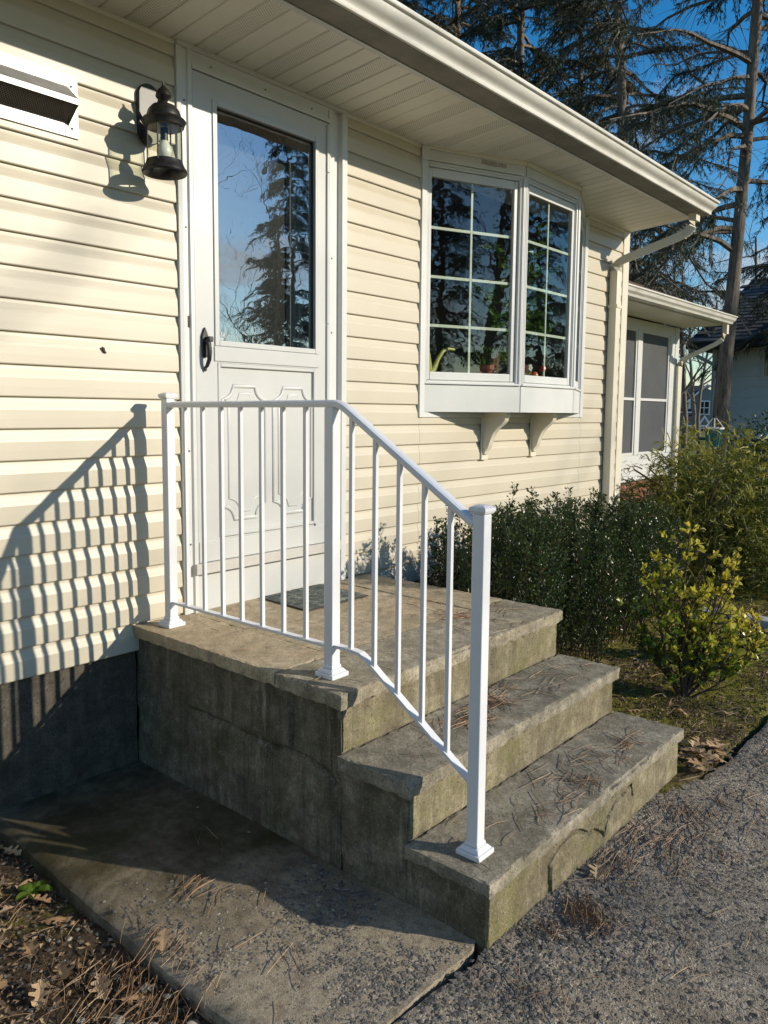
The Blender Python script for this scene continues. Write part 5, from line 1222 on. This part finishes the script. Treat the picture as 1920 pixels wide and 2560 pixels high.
    d = unit(r.normal(size=(n, 3))); d[:, 2] = np.abs(d[:, 2]); P = c+d*np.array([1.1, 1.0, 1.75])*r.uniform(.5, 1.05, (n, 1)); P += r.normal(size=P.shape)*.06
    V, F = cards(P, d+r.normal(size=(n, 3))*.7, r.uniform(.05, .1, n), r.uniform(.03, .05, n), .15, r); tag(soup('foliage', V, F, M['boxwood'], t, np.repeat(r.uniform(0, .8, n), 4)), kind='stuff')
    V, F = tube_soup([(np.array([c, c+[r.normal()*.3, r.normal()*.3, 1.2]]), np.array([.03, .01])) for _ in range(7)], 5); tag(soup('stems', V, F, M['stem'], t), kind='stuff')
shrubs()

# ------------------------------------------------------------------ garden things in the distance
def garden():
    p = azp(72.42, 10.5, 0); x, y = p[0], p[1]; zt = .72; gz = ground_h(x, y)
    t = thing('hanging_planter', 'teal ribbed basket planter with white rim on a slim pole', 'planter', (x, y, gz))
    b = MB(); n = 20
    part('basket', MB().lathe([(.0005, -.23), (.070, -.23), (.085, -.14), (.098, -.02), (.090, -.02), (.0005, -.05)], (x, y, zt), 24), M['teal'], t, smooth=True)
    for k in range(18):
        a = 2*math.pi*k/18; part('rib', MB().tube([(x+.073*math.cos(a), y+.073*math.sin(a), zt-.228), (x+.088*math.cos(a), y+.088*math.sin(a), zt-.14), (x+.101*math.cos(a), y+.101*math.sin(a), zt-.02)], .005, 5), M['teal'], t)
    part('rim', MB().lathe([(.096, -.025), (.112, -.022), (.113, .0), (.098, .002), (.094, -.02)], (x, y, zt), 28), M['orn_white'], t, smooth=True)
    for k in range(4):
        a = rad(20+90*k); part('strut', MB().tube([(x+.10*math.cos(a), y+.10*math.sin(a), zt), (x+.012*math.cos(a), y+.012*math.sin(a), zt+.12)], .005, 5), M['orn_white'], t)
    part('knob', MB().lathe([(.0005, .10), (.02, .11), (.024, .125), (.015, .14), (.0005, .145)], (x, y, zt), 12), M['inner_door'], t, smooth=True)
    part('pole', MB().tube([(x, y, gz-.05), (x, y, zt-.225)], .018, 8), M['dark_green'], t)
    # chain-link fence along the far boundary
    a = Vector(azp(71.5, 16.5, 0)); e = Vector(azp(80, 15.5, 0)); t = thing('wire_fence', 'low dark green wire fence behind the tree trunk', 'fence', ((a.x+e.x)/2, (a.y+e.y)/2, -.75))
    part('top_rail', MB().tube([(a.x, a.y, .42), (e.x, e.y, .42)], .028, 8), M['dark_green'], t)
    part('bottom_wire', MB().tube([(a.x, a.y, -.55), (e.x, e.y, -.55)], .01, 6), M['dark_green'], t)
    for k in range(3):
        q = a.lerp(e, k/2); part('fence_post', MB().tube([(q.x, q.y, -.9), (q.x, q.y, .46)], .032, 8), M['dark_green'], t)
    w = MB(); n = 60; d = e-a
    for i in range(n):
        for sg in (0, 1):
            p0 = a+d*(i/n); p1 = a+d*(min(1, (i+4)/n))
            w.tube([(p0.x, p0.y, .40 if sg else -.54), (p1.x, p1.y, -.54 if sg else .40)], .003, 3, cap=False)
    tag(part('wire_mesh', w, M['dark_green'], t), kind='stuff')
    # weathered white timber edging
    t = thing('edging_timber', 'long pale grey landscape timber edging the garden bed', 'timber', (3.93, -1.4, -.56))
    part('beam', rough_box(-.06, .06, -1.0, .62, -.06, .055, .03, .002), M['timber'], t, smooth=True, loc=(3.97, -1.52, -.545)).rotation_euler = (0, 0, rad(3))
    part('joint_plate', MB().box(3.93, 4.01, -1.06, -.99, -.4895, -.4855), M['alu'], t)
garden()

# ------------------------------------------------------------------ litter: needles, leaves, pebbles
def top_z(x, y):
    if 0 <= x <= W:
        if -D1 <= y <= 0: return .002
        if -D2 <= y < -D1: return H2+.002
        if -D3 <= y < -D2: return H3+.002
    if -.59 < x < 0 and y > -1.67: return G+.005
    if (x > -.64 and y < -1.69 and x < 1.42) or (x >= 1.42 and y < -1.84): return G+.007
    return ground_h(x, y)+.012
def needles():
    r = np.random.default_rng(5); V = []; F = []; T = []
    def one(x, y, a, l, lift=0., curve=.3, tone=.5):
        o = len(V); w = .00065; pts = []
        for k in range(5):
            u = k/4; aa = a+curve*(u-.5); pts.append((x+math.cos(aa)*l*(u-.5), y+math.sin(aa)*l*(u-.5)))
        zs = [top_z(px, py) for px, py in pts]; zz = max(zs) if max(zs)-min(zs) < .05 else None
        if zz is None: return
        for k, (px, py) in enumerate(pts):
            u = k/4; z = zz+.0012+lift*math.sin(math.pi*(u*.8+.1)); nx, ny = -math.sin(a), math.cos(a); V.extend([(px-nx*w, py-ny*w, z), (px, py, z+.0013), (px+nx*w, py+ny*w, z)])
        for k in range(4): b = o+3*k; F.extend([(b, b+1, b+4, b+3), (b+1, b+2, b+5, b+4)])
        T.extend([tone]*15)
    def clump(x, y, n, s, a0=None, lift=.01):
        for _ in range(n):
            a = r.uniform(0, 6.28) if a0 is None else a0+r.normal()*.35
            one(x+r.normal()*s, y+r.normal()*s, a, r.uniform(.07, .135), r.uniform(0, lift)*.4, r.normal()*.16, np.clip(r.normal(.5, .25), 0, 1))
    for x, y, n, s in ((1.02, -.88, 34, .035), (1.10, -.62, 14, .05), (1.25, -.95, 10, .05), (.9, -1.05, 8, .05), (.60, -1.26, 22, .03), (.72, -1.27, 60, .028), (.52, -1.32, 45, .03), (.42, -1.24, 14, .04), (1.10, -1.22, 16, .04), (.98, -1.36, 12, .05), (.85, -1.215, 20, .04), (1.25, -1.3, 8, .05),
                       (1.14, -1.60, 24, .04), (.72, -1.62, 26, .035), (.55, -1.66, 16, .04), (.9, -1.54, 18, .05), (.42, -1.64, 12, .05), (1.0, -1.66, 16, .035), (.62, -1.52, 10, .05)): clump(x, y, n, s)
    for x, y, n, s, a in ((.33, -1.85, 70, .035, .75), (.20, -1.79, 24, .03, 1.3), (.62, -1.80, 40, .05, .35), (.85, -1.84, 45, .06, .3), (1.1, -1.85, 40, .07, .4), (.9, -1.97, 20, .08, .6), (1.35, -1.95, 26, .09, .5), (1.75, -1.95, 24, .1, .3), (.7, -2.02, 8, .05, 1.), (-.05, -1.93, 10, .06, 1.), (1.3, -2.1, 14, .1, 1.), (.42, -2.1, 10, .07, .2)): clump(x, y, n, s, a)
    for x, y, n, s, a in ((-.62, -1.03, 60, .055, .8), (-.72, -1.16, 45, .07, .6), (-.82, -1.06, 25, .08, .9), (-.72, -.88, 12, .08, 1.2), (-.65, -1.25, 28, .05, .9), (-.35, -.90, 10, .04, .8), (-.30, -.98, 7, .05, .2), (-.1, -1.25, 8, .06, .6), (-.15, -.7, 5, .05, 1.), (-.40, -1.35, 7, .05, .9), (-.75, -.6, 8, .09, 1.)): clump(x, y, n, s, a, .018)
    for _ in range(420):
        x = r.uniform(.02, 1.4); y = -D1+.02-r.uniform(0, 1)*(D3-D1-.04) if r.uniform() < .5 else -r.uniform(.3, 1.16)
        if r.uniform() < .22: one(x, y, r.uniform(0, 6.28), r.uniform(.04, .1), .004, r.normal()*.2, r.uniform(0, .8))
    for _ in range(260): one(r.uniform(-.6, 3.), -1.75-r.uniform(0, 1)**1.5*.9, r.uniform(0, 6.28), r.uniform(.04, .11), .004, r.normal()*.18, r.uniform(0, .9))
    for _ in range(380): one(r.uniform(1.5, 4.5), r.uniform(-1.8, -.9), r.uniform(0, 6.28), r.uniform(.05, .11), .01, r.normal()*.18, r.uniform(0, .9))
    for _ in range(130): one(r.uniform(-1.3, -.62), r.uniform(-1.6, -.1), r.uniform(0, 6.28), r.uniform(.05, .11), .01, r.normal()*.18, r.uniform(0, .9))
    tag(soup('pine_needles', V, F, M['needle'], None, T), 'fallen brown pine needles scattered over the steps and ground', 'pine needles', kind='stuff')
needles()
def crumbs():
    r = np.random.default_rng(6); P = []
    for n, x0, x1, y0, y1 in ((5200, -1.5, -.61, -1.7, -.02), (9000, 1.45, 4.6, -1.82, -.35), (2500, 4.2, 6.8, -1.9, -.2)):
        x = r.uniform(x0, x1, n); y = r.uniform(y0, y1, n); P.append(np.array([(a, b, ground_h(a, b)+.003) for a, b in zip(x, y)]))
    P = np.concatenate(P); n = len(P); d = r.normal(size=(n, 3)); d[:, 2] = np.abs(d[:, 2])*.35; L = r.uniform(.006, .028, n)
    V, F = cards(P, d, L, L*.55, .3, r); tag(soup('leaf_litter', V, F, M['litter'], None, np.repeat(r.beta(2, 2.5, n), 4)), 'crumbled brown leaf litter covering the garden soil', 'leaf litter', kind='stuff')
    # moss tufts in the sunny bed
    Q = []
    for n, x0, x1, y0, y1 in ((46000, 1.5, 4.8, -1.80, -.95), (16000, -1.3, -.62, -1.6, -.4)):
        x = r.uniform(x0, x1, n); y = r.uniform(y0, y1, n)
        for a, b in zip(x, y):
            if noise.noise(Vector((a*2.3, b*2.3, 8)))+.5*noise.noise(Vector((a*8, b*8, 2))) > (-.08 if a > 0 else .36): Q.append((a, b, ground_h(a, b)-.002))
    P = np.array(Q); n = len(P); d = r.normal(size=(n, 3))*.5; d[:, 2] = 1
    V, F = cards(P, d, r.uniform(.006, .015, n), r.uniform(.002, .004, n), .1, r); tag(soup('moss', V, F, M['moss_tuft'], None, np.repeat(r.uniform(0, 1, n), 4)), 'low green moss carpeting patches of the soil', 'moss', kind='stuff')
    n = 1500; x = r.uniform(-1.4, -.62, n); y = r.uniform(-1.7, -.05, n); s = r.uniform(.003, .010, n)
    P = np.array([(a, b, ground_h(a, b)+.002) for a, b in zip(x, y)]); o = stones('soil_grit', P, s, None, M['gravel'], 9); tag(o, 'small grit and gravel on the soil left of the apron', 'gravel', kind='stuff')
crumbs()
def oak_leaves():
    out = [(0, .0), (.10, .02), (.16, .10), (.22, .05), (.30, .20), (.38, .22), (.40, .09), (.50, .12), (.56, .30), (.66, .28), (.64, .10), (.74, .10), (.80, .20), (.90, .16), (.92, .06), (1.0, .0)]
    def lm(seed):
        r = random.Random(seed); mb = MB(); c1, c2 = r.uniform(-.25, .35), r.uniform(-.35, .45)
        def P(u, v): return (u-.5, v, c1*(u-.5)**2+c2*abs(v)*1.2+.02*math.sin(u*9+seed)+.03)
        n = len(out)
        for u, v in out: mb.v.append(P(u, 0))
        for u, v in out: mb.v.append(P(u, v*r.uniform(.85, 1.1)))
        for u, v in out: mb.v.append(P(u, -v*r.uniform(.85, 1.1)))
        for i in range(n-1): mb.f.append((i, i+1, n+i+1, n+i)); mb.f.append((i+1, i, 2*n+i, 2*n+i+1))
        mb.tube([P(-.16, 0), P(.0, 0)], .006, 4)
        return meshof('oak_leaf', mb, M['oakleaf'])
    ms = [lm(i) for i in range(6)]; r = random.Random(4)
    def put(x, y, s, label, group, rz=None, dz=0.):
        o = part('oak_leaf', ms[r.randrange(6)], None, None, loc=(x, y, top_z(x, y)+dz)); o.scale = (s, s, s); o.rotation_euler = (r.uniform(-.22, .22), r.uniform(-.22, .22), r.uniform(0, 6.28) if rz is None else rz)
        tag(o, label, 'leaf', group)
    put(.545, -1.775, .105, 'large tan oak leaf on the driveway at the foot of the cracked bottom step', None, .3)
    put(-.565, -1.045, .10, 'tan oak leaf lying across the edge of the concrete apron', None, .9)
    for i in range(22): put(1.46+r.random()*.34, -1.835+r.random()*.13+.02, r.uniform(.075, .115), 'brown oak leaf in the pile at the bottom step corner', 'oak leaves piled by the bottom step', dz=r.random()*.025)
    for i in range(30):
        x, y = r.uniform(1.55, 3.6), r.uniform(-1.75, -.95); put(x, y, r.uniform(.055, .095), 'dry oak leaf on the mossy bed around the euonymus', 'oak leaves on the mossy bed')
    for x, y in ((-.64, -.16), (-.60, -.03), (-.70, -.30), (-.66, -.42), (-.78, -.52), (-.74, -.36), (-.68, -.66), (-.80, -.75), (-.86, -.93), (-.92, -.80), (-.74, -1.02), (-.70, -1.12), (-.88, -1.12), (-.95, -1.02), (-.67, -.54), (-.84, -.62), (-.78, -.90), (-.62, -.24)):
        put(x, y, r.uniform(.07, .11), 'dry oak leaf on the soil left of the concrete apron', 'oak leaves on the soil by the apron')
oak_leaves()
def pebbles_and_weed():
    r = random.Random(12)
    for x, y, s in ((-.66, -1.10, .018), (-.64, -1.17, .014), (-.77, -1.15, .020), (-.60, -1.22, .015), (-.72, -1.23, .016), (-.83, -1.08, .012), (-.70, -.78, .010), (-.66, -1.30, .020)):
        m = MB().lathe([(.0005, -.5), (.6, -.42), (.95, -.1), (.9, .2), (.55, .45), (.0005, .52)], (0, 0, 0), 10)
        me = meshof('pebble', m, M['pebble'], True); o = part('pebble', me, None, None, loc=(x, y, ground_h(x, y)+s*.35)); o.scale = (s, s*r.uniform(.6, .85), s*.8); o.rotation_euler = (r.uniform(-.2, .2), r.uniform(-.2, .2), r.uniform(0, 3))
        tag(o, 'smooth pale pebble on the soil beside the concrete apron', 'pebble', 'pebbles by the apron')
    c = (-.665, -.485, ground_h(-.665, -.485)); t = thing('weed', 'small broadleaf green weed at the soil edge of the apron', 'weed', c)
    for i, (a, l) in enumerate(((.3, .06), (1.2, .05), (2.2, .055), (3.3, .06), (4.3, .05), (5.4, .065), (.8, .035))):
        m = MB(); P = [(0, 0), (.3, .28), (.6, .34), (.85, .2), (1, 0)]; up = .5+.12*(i % 3)
        for u, v in P: m.v.append((u*l, 0, up*l*u*(1.2-u)))
        for u, v in P[1:4]: m.v += [(u*l, v*l*.8, up*l*u*(1.2-u)+.004), (u*l, -v*l*.8, up*l*u*(1.2-u)+.004)]
        m.f = [(0, 1, 5), (1, 2, 7, 5), (2, 3, 9, 7), (3, 4, 9), (0, 6, 1), (1, 6, 8, 2), (2, 8, 10, 3), (3, 10, 4)]
        part('leaf', m, M['euo_green'], t, loc=(c[0], c[1], c[2]+.008)).rotation_euler = (0, 0, a)
    m = MB().tube([(0, 0, 0), (.006, 0, -.006), (.010, .001, -.016), (.018, .0, -.022)], [.003, .006, .005, .002], 6)
    o = part('leaf_scrap', m, M['wicker'], None, smooth=True, loc=(-.112, -.0245, 1.108)); tag(o, 'tiny curled brown leaf scrap stuck on the cream siding', 'leaf scrap')
pebbles_and_weed()
